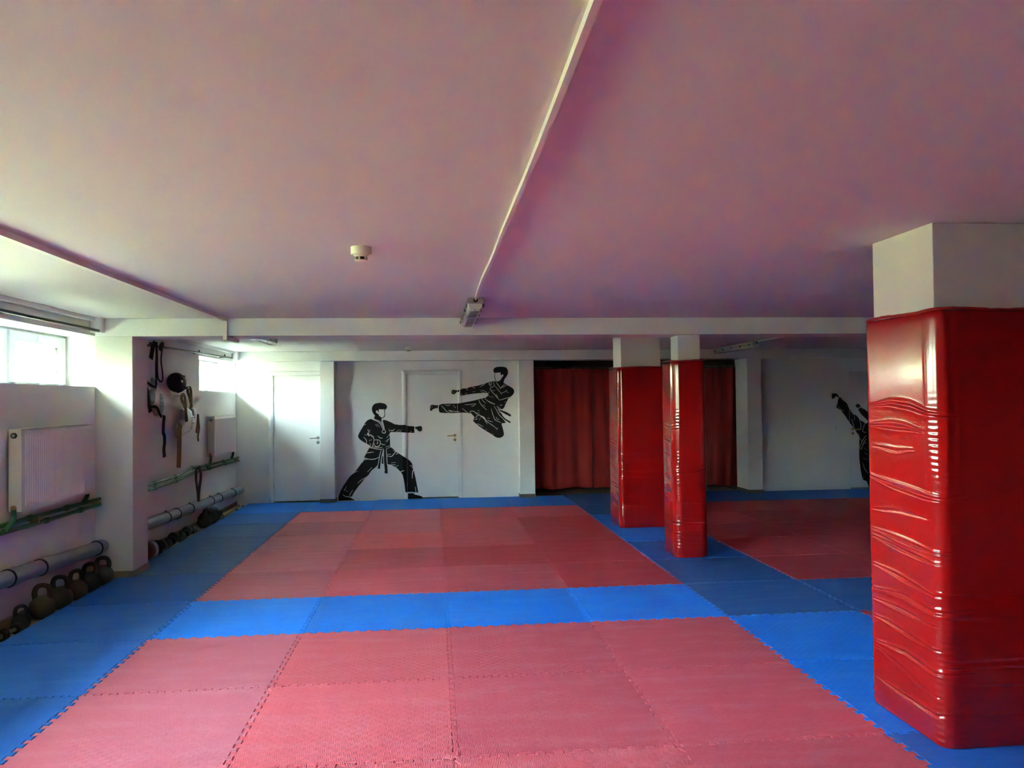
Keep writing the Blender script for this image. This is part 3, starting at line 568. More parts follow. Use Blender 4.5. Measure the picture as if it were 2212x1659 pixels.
# ------------------------------------------------------------------ doors
def door(name, lab, d, y, hinge, handle_x, casing, hdir, cm=BRASS):
    t = thing(name, lab, 'door', ((d[0] + d[1]) / 2, y, 0), kind='structure')
    hw = (d[1] - d[0]) / 2
    lf = MB().box(-hw + .004, hw - .004, .004, .044, .022, DT - .006, .002).build('leaf', DOOR, t)
    fr = MB()
    fr.box(-hw, -hw + .003, -.002, .15, ZF, DT); fr.box(hw - .003, hw, -.002, .15, ZF, DT); fr.box(-hw, hw, -.002, .15, DT - .004, DT)
    fr.build('frame', TRIM, t)
    # casing boards with mitred corners and a rounded face
    cw = .072

    def board(pts, nm='casing'):
        m = MB(); a = [(x, z) for x, z in pts]
        prof = [(0.0, 0.0), (.0, -.010), (.18, -.017), (.5, -.019), (.82, -.015), (1.0, -.006), (1.0, 0.0)]
        # pts: inner start, inner end, outer end, outer start
        vs = []
        for (q, dy) in prof:
            xi, zi = a[0]; xo, zo = a[3]; vs.append((xi + (xo - xi) * q, dy, zi + (zo - zi) * q))
        for (q, dy) in prof:
            xi, zi = a[1]; xo, zo = a[2]; vs.append((xi + (xo - xi) * q, dy, zi + (zo - zi) * q))
        k = len(prof)
        fs = [(i, i + 1, k + i + 1, k + i) for i in range(k - 1)] + [tuple(range(k)), tuple(range(2 * k - 1, k - 1, -1)), (0, k, 2 * k - 1, k - 1)]
        m.add(vs, fs); m.build(nm, TRIM, t, smooth=True, ang=25)
    if 'l' in casing: board([(-hw, 0.002), (-hw, DT), (-hw - cw, DT + cw), (-hw - cw, 0.002)])
    if 'r' in casing: board([(hw, 0.002), (hw, DT), (hw + cw, DT + cw), (hw + cw, 0.002)])
    if 't' in casing:
        xr = hw + cw if 'r' in casing else hw
        board([(-hw, DT), (hw, DT), (xr, DT + cw), (-hw - cw, DT + cw)])
    for hz in (.22, 1.74):
        MB().lathe([(.006, 0), (.006, .075)], 10, (hinge * (hw + .001), -.004, hz)).build('hinge', STEEL, lf, smooth=True)
    hx = handle_x - (d[0] + d[1]) / 2
    h = MB(); h.lathe([(.024, .003), (.024, -.004), (.020, -.008)], 20, (hx, 0, 1.005), 'y')
    h.tube(smooth_line([(hx, -.004, 1.005), (hx, -.045, 1.005), (hx + hdir * .02, -.055, 1.005), (hx + hdir * .06, -.055, 1.003), (hx + hdir * .12, -.052, 1.0)], 4), .008, 10)
    h.build('handle', cm, lf, smooth=True)
    k = MB(); k.lathe([(.024, .003), (.024, -.004), (.021, -.007)], 20, (hx, 0, .935), 'y'); k.build('lock_rosette', cm, lf, smooth=True)
    k = MB().box(hx - .004, hx + .004, -.0085, -.006, .922, .942); k.build('keyhole', BLACK, lf)
    return t


door('door_1', 'white flush door in the left corner beside the far window', D1, YA, -1, .095, 'lt', -1, STEEL)
door('door_2', 'white door with moulded casing between the two painted fighters', D2, YR, -1, 2.245, 'lrt', -1)
door('door_3', 'white door behind the large red column pad', D3, YA, 1, 8.93, '', 1)


# ------------------------------------------------------------------ windows
def window(name, lab, y0, y1, SILL):
    t = thing(name, lab, 'window', (XL, (y0 + y1) / 2, SILL), kind='structure')
    hw = (y1 - y0) / 2; H = HEAD - SILL
    xo, xi = -.37, -.30                       # frame depth behind the wall face
    f = MB()
    f.box(xo, xi, -hw, hw, 0, .028); f.box(xo, xi, -hw, hw, H - .022, H)
    f.box(xo, xi, -hw, -hw + .03, .028, H - .022); f.box(xo, xi, hw - .03, hw, .028, H - .022)
    f.box(xo, xi, -.028, .028, .028, H - .022)
    f.build('frame', PVC, t)
    for sgn in (-1, 1):
        a, b = (.022, hw - .026) if sgn > 0 else (-hw + .026, -.022)
        z0, z1 = .026, H - .018
        s = MB(); sw = .085; xs0, xs1 = -.335, -.272
        sk = .010
        s.box(xs0, xs1, a, b, z0, z0 + sw, .004); s.box(xs0, xs1, a, b, z1 - sw, z1, .004)
        s.box(xs0, xs1, a, a + sw, z0 + sw - .004, z1 - sw + .004, .004); s.box(xs0, xs1, b - sw, b, z0 + sw - .004, z1 - sw + .004, .004)
        so = s.build('sash', PVC, t)
        g = MB(); zz0, zz1 = z0 + sw, z1 - sw
        for (p0, p1, q0, q1) in ((a + sw, b - sw, zz0, zz0 + sk), (a + sw, b - sw, zz1 - sk, zz1), (a + sw, a + sw + sk, zz0, zz1), (b - sw - sk, b - sw, zz0, zz1)):
            g.box(-.330, -.290, p0, p1, q0, q1)
        g.build('glazing_bead', PVCG if False else PVC, so)
        g = MB(); k = .003
        for (p0, p1, q0, q1) in ((a + sw + sk, b - sw - sk, zz0 + sk, zz0 + sk + k), (a + sw + sk, b - sw - sk, zz1 - sk - k, zz1 - sk), (a + sw + sk, a + sw + sk + k, zz0 + sk, zz1 - sk), (b - sw - sk - k, b - sw - sk, zz0 + sk, zz1 - sk)):
            g.box(-.322, -.300, p0, p1, q0, q1)
        g.build('seal', PVCG, so)
        MB().box(-.314, -.309, a + sw + sk - .002, b - sw - sk + .002, zz0 + sk - .002, zz1 - sk + .002).build('pane', GLASS, so)
        c = (a + b) / 2
        h = MB(); h.box(-.273, -.262, c - .03, c + .015, z1 - .065, z1 - .03, .003)
        h.box(-.264, -.245, c - .028, c - .010, z1 - .06, z1 - .01, .003)
        h.tube([(-.25, c - .015, z1 - .045), (-.247, c + .03, z1 - .046), (-.247, c + .085, z1 - .050)], [.012, .010, .007], 8)
        h.build('handle', PVC, so, smooth=True)
        for q in (a + .12, c, b - .12):
            MB().box(-.29, -.262, q - .03, q + .03, .004, .026, .003).build('hinge', PVC, so)
    # outer sill
    MB().box(-.46, -.37, -hw, hw, -.03, -.005, .003).build('window_sill', PVC, t)
    return t


window('window_1', 'basement window beside the near radiator, handle on its upper rail', *WIN[0])
window('window_2', 'small bright basement window in the far left corner', *WIN[1])
window('added_window_3', 'basement window added for light just left of the picture edge, before the near radiator', *WIN[2])  # unseen window added to throw more daylight on the middle mats
window('window_4', 'taller basement window level with the photographer, outside the picture', *WIN[3])


# ------------------------------------------------------------------ interlocking mats
def edge_teeth(n=12, d=.0125):
    """offset profile of one metre of puzzle edge, a list of (along, across)"""
    out = []
    p = 1.0 / n
    for k in range(n):
        c = (k + .5) * p
        if k % 1 == 0:
            a, b, e = .21 * p, .30 * p, .25 * p
            out += [(c - e, -d), (c - b + .0, d), (c + b, d), (c + e, -d)]
    return out


TEETH = edge_teeth()


def tile_mesh(name, x1=1.0, y1=1.0, left=True, bottom=True, right=True, top=True):
    pts = []
    n = lambda L: [(a, b) for a, b in TEETH if a < L - .02]
    xl = 0 if left else .03
    pts.append((xl, 0))
    if bottom: pts += [(a, b) for a, b in TEETH if xl + .01 < a < x1 - .02]
    pts.append((x1, 0))
    if right: pts += [(x1 + b, a) for a, b in TEETH if a < y1 - .02]
    pts.append((x1, y1))
    if top: pts += [(a, y1 + b) for a, b in reversed(TEETH) if xl + .01 < a < x1 - .02]
    pts.append((xl, y1))
    if left: pts += [(b, a) for a, b in reversed(TEETH) if a < y1 - .02]
    P = [Vector(p) for p in pts]
    m = len(P)

    def inset(d):
        out = []
        for i in range(m):
            a, b, c = P[i - 1], P[i], P[(i + 1) % m]
            n1 = Vector((-(b - a).y, (b - a).x)).normalized(); n2 = Vector((-(c - b).y, (c - b).x)).normalized()
            k = n1 + n2
            k = k / max(.35, k.dot(n1)) if k.length > 1e-6 else n1
            out.append(b + k * d)
        return out
    A, B = inset(.0013), inset(.0042)
    vs = [(p.x, p.y, ZF + .001) for p in A] + [(p.x, p.y, -.0040) for p in A] + [(p.x, p.y, 0) for p in B]
    fs = []
    for L in (0, 1):
        for i in range(m):
            j = (i + 1) % m
            fs.append((L * m + i, L * m + j, (L + 1) * m + j, (L + 1) * m + i))
    me = bpy.data.meshes.new(name)
    fs.append(tuple(2 * m + i for i in range(m)))
    me.from_pydata(vs, [], fs)
    bm = bmesh.new(); bm.from_mesh(me)
    bmesh.ops.triangulate(bm, faces=[f for f in bm.faces if len(f.verts) > 4])
    bm.to_mesh(me); bm.free()
    me.materials.append(RED_M)
    return me


mats = thing('interlocking_mat_floor', 'red and blue interlocking foam mats covering the hall floor', 'mat floor', (0, 0, 0), kind='structure')
MESH = {}


def tile(i, j, mat, **kw):
    key = tuple(sorted(kw.items()))
    if key not in MESH: MESH[key] = tile_mesh('mat_tile', **kw)
    o = bpy.data.objects.new('mat_tile', MESH[key])
    COL.objects.link(o)
    o.parent = mats
    o.location = (i, j, 0)
    o.material_slots[0].link = 'OBJECT'
    o.material_slots[0].material = mat
    return o


far = {-1: YA, 0: YA, 1: YR, 2: YR, 3: YR, 4: 7.34, 5: 7.34, 6: 7.34, 7: YA, 8: YA, 9: YA, 10: YA, 11: YA, 12: YA}
fixed = {(0, -1): RED_F, (1, -1): RED_V, (2, -1): RED_M, (3, -1): RED_M, (0, -2): RED_F, (1, -2): RED_V, (2, -2): RED_M, (3, -2): RED_M,
         (2, -3): RED_V, (1, -3): RED_V, (3, -3): RED_M, (0, -3): RED_F,
         (0, 1): RED_F, (1, 1): RED_M, (2, 1): RED_M, (3, 1): RED_D, (0, 2): RED_F, (1, 2): RED_M, (2, 2): RED_D, (3, 2): RED_D,
         (0, 3): RED_F, (1, 3): RED_V, (2, 3): RED_M, (3, 3): RED_D, (0, 4): RED_F, (1, 4): RED_F, (2, 4): RED_V, (3, 4): RED_D,
         (0, 5): RED_F, (1, 5): RED_F, (2, 5): RED_M, (3, 5): RED_M,
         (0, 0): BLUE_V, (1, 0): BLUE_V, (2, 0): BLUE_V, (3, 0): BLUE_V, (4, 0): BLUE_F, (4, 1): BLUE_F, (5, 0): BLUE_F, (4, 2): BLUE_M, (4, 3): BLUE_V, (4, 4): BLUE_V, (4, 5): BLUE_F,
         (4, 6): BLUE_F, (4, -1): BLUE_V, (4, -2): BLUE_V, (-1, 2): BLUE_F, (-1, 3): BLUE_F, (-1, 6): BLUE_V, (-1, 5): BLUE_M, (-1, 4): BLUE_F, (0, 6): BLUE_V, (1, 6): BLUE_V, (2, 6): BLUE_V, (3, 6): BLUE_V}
for i in range(-1, 13):
    for j in range(-7, 7):
        red = (0 <= i <= 3 and (1 <= j <= 5 or -6 <= j <= -1)) or (5 <= i <= 8 and (1 <= j <= 5 or -6 <= j <= -1))
        m_ = fixed.get((i, j)) or ((RED_D if i >= 5 else RED_M) if red else BLUE_M)
        kw = {}
        if i == -1: kw['left'] = False
        if i == 12: kw['right'] = False
        if j == -7: kw['bottom'] = False
        if j == 6:
            kw['top'] = False; kw['y1'] = round(far[i] - 6 - .004, 3)
        tile(i, j, m_, **kw)


# ------------------------------------------------------------------ wrapped column pads
def pad_mesh(x0, x1, y0, y1, h, rad, nz, du, disp):
    hx, hy = (x1 - x0) / 2, (y1 - y0) / 2
    L = 2 * (2 * hx - 2 * rad) + 2 * (2 * hy - 2 * rad) + 2 * math.pi * rad
    nu = int(L / du)
    pos = []
    for k in range(nu):
        s = L * k / nu
        # start at back-left, run along the left face to the front-left corner, front face, right face, back face
        segs = [('l', 2 * hy - 2 * rad), ('c', math.pi * rad / 2), ('f', 2 * hx - 2 * rad), ('c', math.pi * rad / 2), ('r', 2 * hy - 2 * rad), ('c', math.pi * rad / 2), ('b', 2 * hx - 2 * rad), ('c', math.pi * rad / 2)]
        q = s
        for idx, (nm, ln) in enumerate(segs):
            if q <= ln or idx == 7: break
            q -= ln
        cs = [None, (-hx + rad, -hy + rad, math.pi), None, (hx - rad, -hy + rad, 1.5 * math.pi), None, (hx - rad, hy - rad, 0), None, (-hx + rad, hy - rad, .5 * math.pi)]
        if nm == 'l': p = (-hx, hy - rad - q); n_ = (-1, 0)
        elif nm == 'f': p = (-hx + rad + q, -hy); n_ = (0, -1)
        elif nm == 'r': p = (hx, -hy + rad + q); n_ = (1, 0)
        elif nm == 'b': p = (hx - rad - q, hy); n_ = (0, 1)
        else:
            cx, cy_, a0 = cs[idx]; a = a0 + q / rad
            n_ = (math.cos(a), math.sin(a)); p = (cx + rad * n_[0], cy_ + rad * n_[1])
        pos.append((p[0], p[1], n_[0], n_[1], s))
    pos = np.array(pos)
    zs = np.linspace(0, h, nz)
    S, Z = np.meshgrid(pos[:, 4], zs)
    D = disp(S, Z, hx, hy, rad, L)
    # soft roll at the rims
    D = D - .012 * np.exp(-(h - Z) / .010) - .008 * np.exp(-Z / .010)
    X = pos[:, 0][None, :] + pos[:, 2][None, :] * D
    Y = pos[:, 1][None, :] + pos[:, 3][None, :] * D
    V = np.stack([X, Y, Z], -1).reshape(-1, 3)
    fs = []
    for i in range(nz - 1):
        for k in range(nu):
            fs.append((i * nu + k, i * nu + (k + 1) % nu, (i + 1) * nu + (k + 1) % nu, (i + 1) * nu + k))
    # top rim turning in over the foam
    base = len(V)
    rim = [(p[0] * .86, p[1] * .86, h - .004) for p in pos]
    V = np.vstack([V, np.array(rim)])
    for k in range(nu):
        fs.append(((nz - 1) * nu + k, (nz - 1) * nu + (k + 1) % nu, base + (k + 1) % nu, base + k))
    me = bpy.data.meshes.new('cover')
    me.from_pydata(V.tolist(), [], fs)
    for p in me.polygons: p.use_smooth = True
    me.materials.append(VINYL)
    return me, pos


def vnoise(rs, S, Z, fs_, fz, n=6):
    out = np.zeros_like(S)
    for _ in range(n):
        a, b, c = rs.uniform(-1, 1) * fs_, rs.uniform(-1, 1) * fz, rs.uniform(0, 6.28)
        out += np.sin(S * a + Z * b + c)
    return out / n


def make_pad(lab, x0, x1, y0, y1, h, rad, nz, du, seed, creases, ripple, amp):
    rs = np.random.RandomState(seed)

    def disp(S, Z, hx, hy, rad_, L):
        D = .0035 * vnoise(rs, S, Z, 9, 6) + .0010 * vnoise(rs, S, Z, 16, 18)
        Lf = 2 * hy - 2 * rad_               # length of the left face
        Lc = Lf + math.pi * rad_ / 2         # end of the front-left corner
        for (line, w, a) in creases:
            s = np.array([p[0] for p in line]); z = np.array([p[1] for p in line])
            zc = np.interp(S, s, z)
            t = Z - zc
            q = np.clip((S - s[0]) / (s[-1] - s[0]), 0, 1)
            inside = np.clip((S - s[0] + .05) / .05, 0, 1) * np.clip((s[-1] + .05 - S) / .05, 0, 1)
            ww = w * (0.55 + 0.9 * np.sin(np.pi * np.clip(q, .05, .95)))
            D += a * inside * (np.exp(-((t - 1.1 * ww) / ww) ** 2) - 1.25 * np.exp(-(t / (.8 * ww)) ** 2) + .8 * np.exp(-((t + 1.3 * ww) / ww) ** 2))
        # pinched ladder of small wrinkles on each corner
        for c in (Lf + .3 * (Lc - Lf), Lf + .75 * (Lc - Lf), Lc + .02, Lc + 2 * hx - 2 * rad_ + .03, Lc + 2 * hx - 2 * rad_ + math.pi * rad_ / 2):
            msk = np.exp(-((S - c) / .022) ** 2) * np.clip((h - .35 - Z) / .25, 0, 1)
            gate = np.clip(vnoise(rs, S * 0, Z, 0, 26, 5) * 2.2 + .35, 0, 1)
            D += ripple * msk * gate * np.sin(Z * 2 * math.pi / .029 + 5 * vnoise(rs, S, Z, 12, 24) + rs.uniform(0, 6) + 8 * (S - c))
        # piping left by the foam edges down the front-left corner
        for c, a in ((Lf - .012, .0045), (Lf + .75 * (Lc - Lf), .0045), (Lc + .03, .002)):
            D += a * amp * np.exp(-((S - c + .01 * np.sin(Z * 3)) / .011) ** 2) * np.clip((Z - .9) / .5, 0, 1)
        # pull lines round the front face
        for _ in range(7):
            z0 = rs.uniform(.15, 1.0); sl = rs.uniform(-.05, .03)
            t = Z - z0 - sl * (S - Lc)
            D += .0016 * amp * (np.exp(-((t - .006) / .007) ** 2) - np.exp(-((t + .006) / .007) ** 2)) * np.clip((S - Lf) / .08, 0, 1)
        return D
    t = thing('column_pad', lab, 'pad', ((x0 + x1) / 2, (y0 + y1) / 2, .0015), group='red vinyl column pads')
    me, pos = pad_mesh(x0, x1, y0, y1, h, rad, nz, du, disp)
    put('cover', me, t)
    # stitched hem round the top
    rs2 = np.random.RandomState(seed + 9)
    m = MB(); k = len(pos)
    line = [(p[0] * .985 + p[2] * .002, p[1] * .985 + p[3] * .002, h + .002 + .004 * math.sin(i * .13) + .003 * rs2.rand()) for i, p in enumerate(pos)][::3]
    m.tube(line + [line[0]], .007, 8, cap=False)
    m.build('top_hem', VINYLE, t, smooth=True)
    return t


# crease lines of the big pad: (distance along the left face from its far corner, height)
yb = -1.60
CC = []
for k, ln in enumerate(CREASE_C):
    pts = sorted([(max(-.02, yb - .07 - y), z) for y, z in ln])
    q = [pts[0]]
    for p_ in pts[1:]:
        if p_[0] > q[-1][0] + .01: q.append(p_)
    CC.append((q, .0095 if k in (0, 1, 2, 6) else .0075, .0042 if k < 12 else .0018))
make_pad('huge glossy red padding around the column at the right edge', 4.145, 4.805, -2.205, yb, 1.955, .065, 520, .010, 3, CC, .0012, 1.3)


def rand_creases(seed, Lf, zs):
    r = random.Random(seed); out = []
    for z in zs:
        s0 = r.uniform(0, .06); s1 = Lf + r.uniform(.0, .05); dz = r.uniform(.01, .06)
        out.append(([(s0, z), ((s0 + s1) / 2, z - dz * .3), (s1, z - dz)], r.uniform(.006, .009), r.uniform(.002, .004)))
    return out


make_pad('wide glossy red padding, the farthest of the three padded columns', 4.145, 4.735, 3.86, 4.44, 1.945, .06, 260, .014, 11,
         rand_creases(5, .44, [1.28, 1.05, .97, .86, .74, .62, .52, .38, .27]), .0018, 1.2)
make_pad('slim rounded red padding on the column under the ceiling beam', 4.255, 4.60, 2.02, 2.46, 1.935, .085, 260, .010, 21,
         rand_creases(8, .24, [1.30, 1.16, 1.02, .80, .68, .60, .34, .28]) + [([(.0, .345), (.3, .335), (.7, .34)], .008, .003), ([(.32, .11), (.42, .115)], .007, .0015), ([(.33, .09), (.40, .095)], .006, .0015), ([(.30, .85), (.62, .86)], .007, .0015)], .0014, 1.4)

# ------------------------------------------------------------------ painted fighters
def smooth_poly(pts, n=3):
    """rounds an outline gently while keeping its corners"""
    P = [Vector(p) for p in pts]; m = len(P); out = []
    for i in range(m):
        a, b, c = P[i - 1], P[i], P[(i + 1) % m]
        d1 = (b - a).normalized(); d2 = (c - b).normalized()
        if d1.dot(d2) > .2:
            la, lc = min((b - a).length * .3, .02), min((c - b).length * .3, .02)
            p0, p2 = b - d1 * la, b + d2 * lc
            for k in range(n + 1):
                t = k / n
                out.append((1 - t) ** 2 * p0 + 2 * t * (1 - t) * b + t * t * p2)
        else:
            out.append(b)
    return out


def relief(bm, surf, off, thick):
    """lays a flat XZ sheet onto the wall, casing and door: surf = [(x_from, x_to, y)]"""
    for (a, b, y) in surf[1:]:
        for e in (a - .0008, a + .0008):
            g = list(bm.verts) + list(bm.edges) + list(bm.faces)
            bmesh.ops.bisect_plane(bm, geom=g, plane_co=(e, 0, 0), plane_no=(1, 0, 0), dist=1e-6)
    for v in bm.verts:
        y = surf[0][2]
        for (a, b, yy) in surf:
            if a < v.co.x <= b: y = yy
        v.co.y = y - off
    return bm


def sheet(name, polys, surf, off, mat, parent, origin):
    bm = bmesh.new()
    for P in polys:
        vs = [bm.verts.new((p[0], 0, p[1])) for p in P]
        f = bm.faces.new(vs)
        if f.normal.y > 0: f.normal_flip()
    bmesh.ops.remove_doubles(bm, verts=list(bm.verts), dist=1e-6)
    bm.normal_update()
    bmesh.ops.triangulate(bm, faces=list(bm.faces))
    relief(bm, surf, off, 0)
    bm.normal_update()
    for f in bm.faces:
        if f.normal.y > 0: f.normal_flip()
    for v in bm.verts: v.co -= Vector(origin)
    me = bpy.data.meshes.new(name)
    bm.to_mesh(me); bm.free()
    me.materials.append(mat)
    o = put(name, me, parent)
    so = o.modifiers.new('film', 'SOLIDIFY'); so.thickness = .0006; so.offset = -1
    return o


def outline(pts, w):
    L, R_ = stroke(pts, w)
    return [[L[i], L[i + 1], R_[i + 1], R_[i]] for i in range(len(L) - 1)]


def stroke(pts, w):
    P = smooth_line([Vector(p) for p in pts], 5)
    P = [Vector((p[0], p[1])) for p in P]
    m = len(P); L = []; R_ = []
    for i, p in enumerate(P):
        d = (P[min(i + 1, m - 1)] - P[max(i - 1, 0)])
        d = d.normalized() if d.length > 1e-9 else Vector((1, 0))
        n_ = Vector((-d.y, d.x))
        t = i / (m - 1)
        ww = w * (0.35 + 0.65 * math.sin(math.pi * min(1, max(0, .12 + .76 * t)))) * .5
        L.append(p + n_ * ww); R_.append(p - n_ * ww)
    return L, R_


def fighter(lab, polys, whites, surf, groups):
    xs = [p[0] for P in polys.values() for p in P]; zs = [p[1] for P in polys.values() for p in P]
    org = ((min(xs) + max(xs)) / 2, surf[0][2], min(zs))
    t = thing('fighter_decal', lab, 'wall decal', org, group='black fighter silhouettes on the back wall')
    for (nm, keys) in groups:
        for q, k in enumerate(keys):
            sheet(nm, [smooth_poly(polys[k])], surf, .0016 + .00012 * q, DECAL, t, org)
    for (w, pts) in whites:
        sheet('white_line', outline(pts, max(.0075, w * 1.15)), surf, .0034, DECALW, t, org)
    return t


S12 = [(-9, D2[0] - .072, YR), (D2[0] - .072, D2[0], YR - .019), (D2[0], D2[1], YR + .004), (D2[1], D2[1] + .072, YR - .019), (D2[1] + .072, 9, YR)]
fighter('black silhouette of a fighter in a low stance throwing a straight punch', F1_P, F1_W, S12,
        [('head', ('head', 'profile')), ('jacket', ('torso', 'skirt_l', 'skirt_r')), ('fist', ('fist',)), ('belt', ('tail1', 'tail2', 'tailmid')), ('trouser_leg', ('leg_l', 'leg_r')), ('shoe', ('foot',))])
fighter('black silhouette of a fighter leaping with a flying side kick', F2_P, F2_W, S12,
        [('head', ('head', 'profile')), ('jacket', ('torso', 'hip')), ('fist', ('fist',)), ('belt', ('tail1', 'tail2')), ('trouser_leg', ('leg', 'shin')), ('foot', ('foot',))])
S3 = [(-9, D3[0], YA), (D3[0], D3[1], YA + .004), (D3[1], 99, YA)]
fighter('black silhouette of a high kicking fighter half hidden by the red pad', F3_P, F3_W, S3,
        [('trouser_leg', ('leg',)), ('jacket', ('body', 'arm')), ('fist', ('fist',)), ('foot', ('foot', 'standfoot')), ('head', ('head',))])


# ------------------------------------------------------------------ red curtain
def curtain(lab, x0, x1, ztop, zbot, seed, npl, edge=0.0):
    r = np.random.RandomState(seed)
    nu, nz = int((x1 - x0) / .011), 70
    t = thing('curtain', lab, 'curtain', ((x0 + x1) / 2, 7.44, 0), group='red curtains across the storage opening')
    u = np.linspace(0, 1, nu); v = np.linspace(0, 1, nz)
    U, V = np.meshgrid(u, v)
    W = (x1 - x0)
    fold = np.zeros_like(U)
    for k in range(npl):
        c = (k + r.uniform(.2, .8)) / npl
        w = r.uniform(.022, .075) / W
        a = r.uniform(.025, .070) * r.choice([-1, 1])
        drift = r.uniform(-.06, .06) / W * 3
        fold += a * np.exp(-((U - c - drift * (1 - V) * .35) / (w * (1 + .9 * (1 - V)))) ** 2) * (.35 + .65 * (1 - V * .5))
    fold += .006 * np.sin(U * W * 22 + 1.5 * np.sin(V * 2 + seed)) * (.4 + .6 * (1 - V)) + .002 * np.sin(U * W * 47 + seed)
    # soft diagonal drag folds
    fold += .006 * np.sin(U * W * 9 + V * 7 + seed) * (1 - V)
    sag = -.008 * np.abs(np.sin(U * W / .11 * math.pi)) ** 2
    zt = ztop + sag
    zb = zbot + .012 * np.sin(U * W * 5 + seed) + .008 * np.sin(U * W * 13)
    Z = zb + (zt - zb) * V
    Xs = (U - .5) * W + edge * (1 - V) * (U > .9) * (U - .9) * 10 * .06
    Y = fold
    VV = np.stack([Xs, Y, Z], -1).reshape(-1, 3)
    fs = [(i * nu + k, i * nu + k + 1, (i + 1) * nu + k + 1, (i + 1) * nu + k) for i in range(nz - 1) for k in range(nu - 1)]
    me = bpy.data.meshes.new('cloth')
    me.from_pydata(VV.tolist(), [], fs)
    for p in me.polygons: p.use_smooth = True
    me.materials.append(CURT)
    o = put('cloth', me, t)
    so = o.modifiers.new('cloth thickness', 'SOLIDIFY'); so.thickness = .0025
    # hem and hooks
    n_h = max(3, int(W / .115))
    for k in range(n_h):
        q = (k + .5) / n_h; i = int(q * (nu - 1))
        x, y, z = VV[(nz - 1) * nu + i]
        MB().tube([(x, y, z - .012), (x, y - .004, z + .004), (x, -.002, z + .020), (x, .006, z + .028), (x, .008, z + .018)], .0022, 6).build('hook', STEEL, t, smooth=True)
    pts = [(VV[i][0], VV[i][1] - .003, VV[i][2] + .012) for i in range(0, nu, 3)]
    MB().ribbon(pts, .022, .002, (0, -1, 0)).build('hem', CURT, t)
    return t


curtain('left red curtain panel beside the pilaster, hanging in sharp folds', 3.57, 4.535, 2.078, .085, 4, 9)
curtain('middle red curtain panel behind the two padded columns', 4.555, 6.755, 2.070, .075, 12, 14)
curtain('right red curtain panel ending in a loose free edge', 6.775, 7.10, 2.080, .065, 23, 4, edge=.6)
o = MB().tube([(3.38, 7.44, 2.106), (4.4, 7.44, 2.098), (5.5, 7.44, 2.092), (6.6, 7.44, 2.098), (7.20, 7.44, 2.108)], .003, 8).build('curtain_wire', STEEL, smooth=True)
tag(o, 'thin steel wire carrying the red curtains', 'wire')
t = thing('wire_bracket', 'pale wall block with metal bracket holding the curtain wire', 'bracket', (7.08, 7.40, 2.08))
MB().box(-.07, .0, -.03, .02, .035, .122, .004).build('block', CONC, t)
MB().box(.0, .035, -.03, .02, -.03, .12, .003).build('plate', STEEL, t)
MB().tube([(.02, .0, .045), (-.05, .012, .045)], .006, 8).build('arm', STEEL, t, smooth=True)

# ------------------------------------------------------------------ lamps, detectors, cable ducts
def lamp(lab, x, y0, y1):
    t = thing('tube_lamp', lab, 'lamp', (x, (y0 + y1) / 2, ZC), group='unlit fluorescent tube lamps on the ceiling')
    hl = (y1 - y0) / 2
    m = MB()
    prof = [(-.062, -.008), (-.066, -.045), (-.058, -.052), (.058, -.052), (.066, -.045), (.062, -.008)]

    def extrude(prof, a, b, m, taper=.0):
        k = len(prof)
        rows = []
        for (yy, sc) in ((a, .90), (a + .015, 1), (b - .015, 1), (b, .90)):
            rows += [(px * sc, yy, pz) for px, pz in prof]
        fs = [tuple(range(k)), tuple(range(4 * k - 1, 3 * k - 1, -1))]
        for r_ in range(3):
            for i in range(k):
                fs.append((r_ * k + i, r_ * k + (i + 1) % k, (r_ + 1) * k + (i + 1) % k, (r_ + 1) * k + i))
        m.add(rows, fs)
    extrude(prof, -hl, hl, m)
    m.build('housing', FIX, t, smooth=True, ang=50)
    m = MB()
    extrude([(-.056, -.053), (-.054, -.078), (-.040, -.094), (.040, -.094), (.054, -.078), (.056, -.053)], -hl + .012, hl - .012, m)
    cov = m.build('cover', FIXC, t, smooth=True, ang=50)
    # ribs of the prismatic cover and the dark gear tray showing through
    n_ = 14
    rib = None
    for k in range(n_):
        yy = -hl + .15 + (2 * hl - .26) * k / (n_ - 1)
        if rib is None:
            rib = MB().box(-.030, .036, -.022, .022, -.0955, -.0938).build('gear_slot', FIXD, cov)
            rib.location.y = yy
        else:
            put('gear_slot', rib.data, cov, (0, yy, 0))
    for sx in (-.022, .022):
        m = MB(); m.lathe([(.016, -.004), (.016, .002)], 14, (sx, -hl + .055, -.0945)); m.build('tube_end', TUBE, cov)
    for yy in [-hl + .10 + (2 * hl - .2) * k / 4 for k in range(5)]:
        for sx in (-1, 1):
            MB().box(sx * .066 - .006, sx * .066 + .006, yy - .014, yy + .014, -.070, -.040, .002).build('clip', FIXD, t)
    m = MB(); m.lathe([(.018, -hl - .016), (.018, -hl + .002)], 14, (0, 0, -.026), 'y'); m.build('cable_gland', BLACK, t, smooth=True)
    return t


lamp('grey tube lamp hanging in front of the middle ceiling beam', 2.238, .45, 1.965)
lamp('tube lamp behind the beam near the leftmost door', -.03, 2.78, 4.30)
lamp('dim tube lamp above the right end of the curtain', 6.44, 5.15, 6.72)


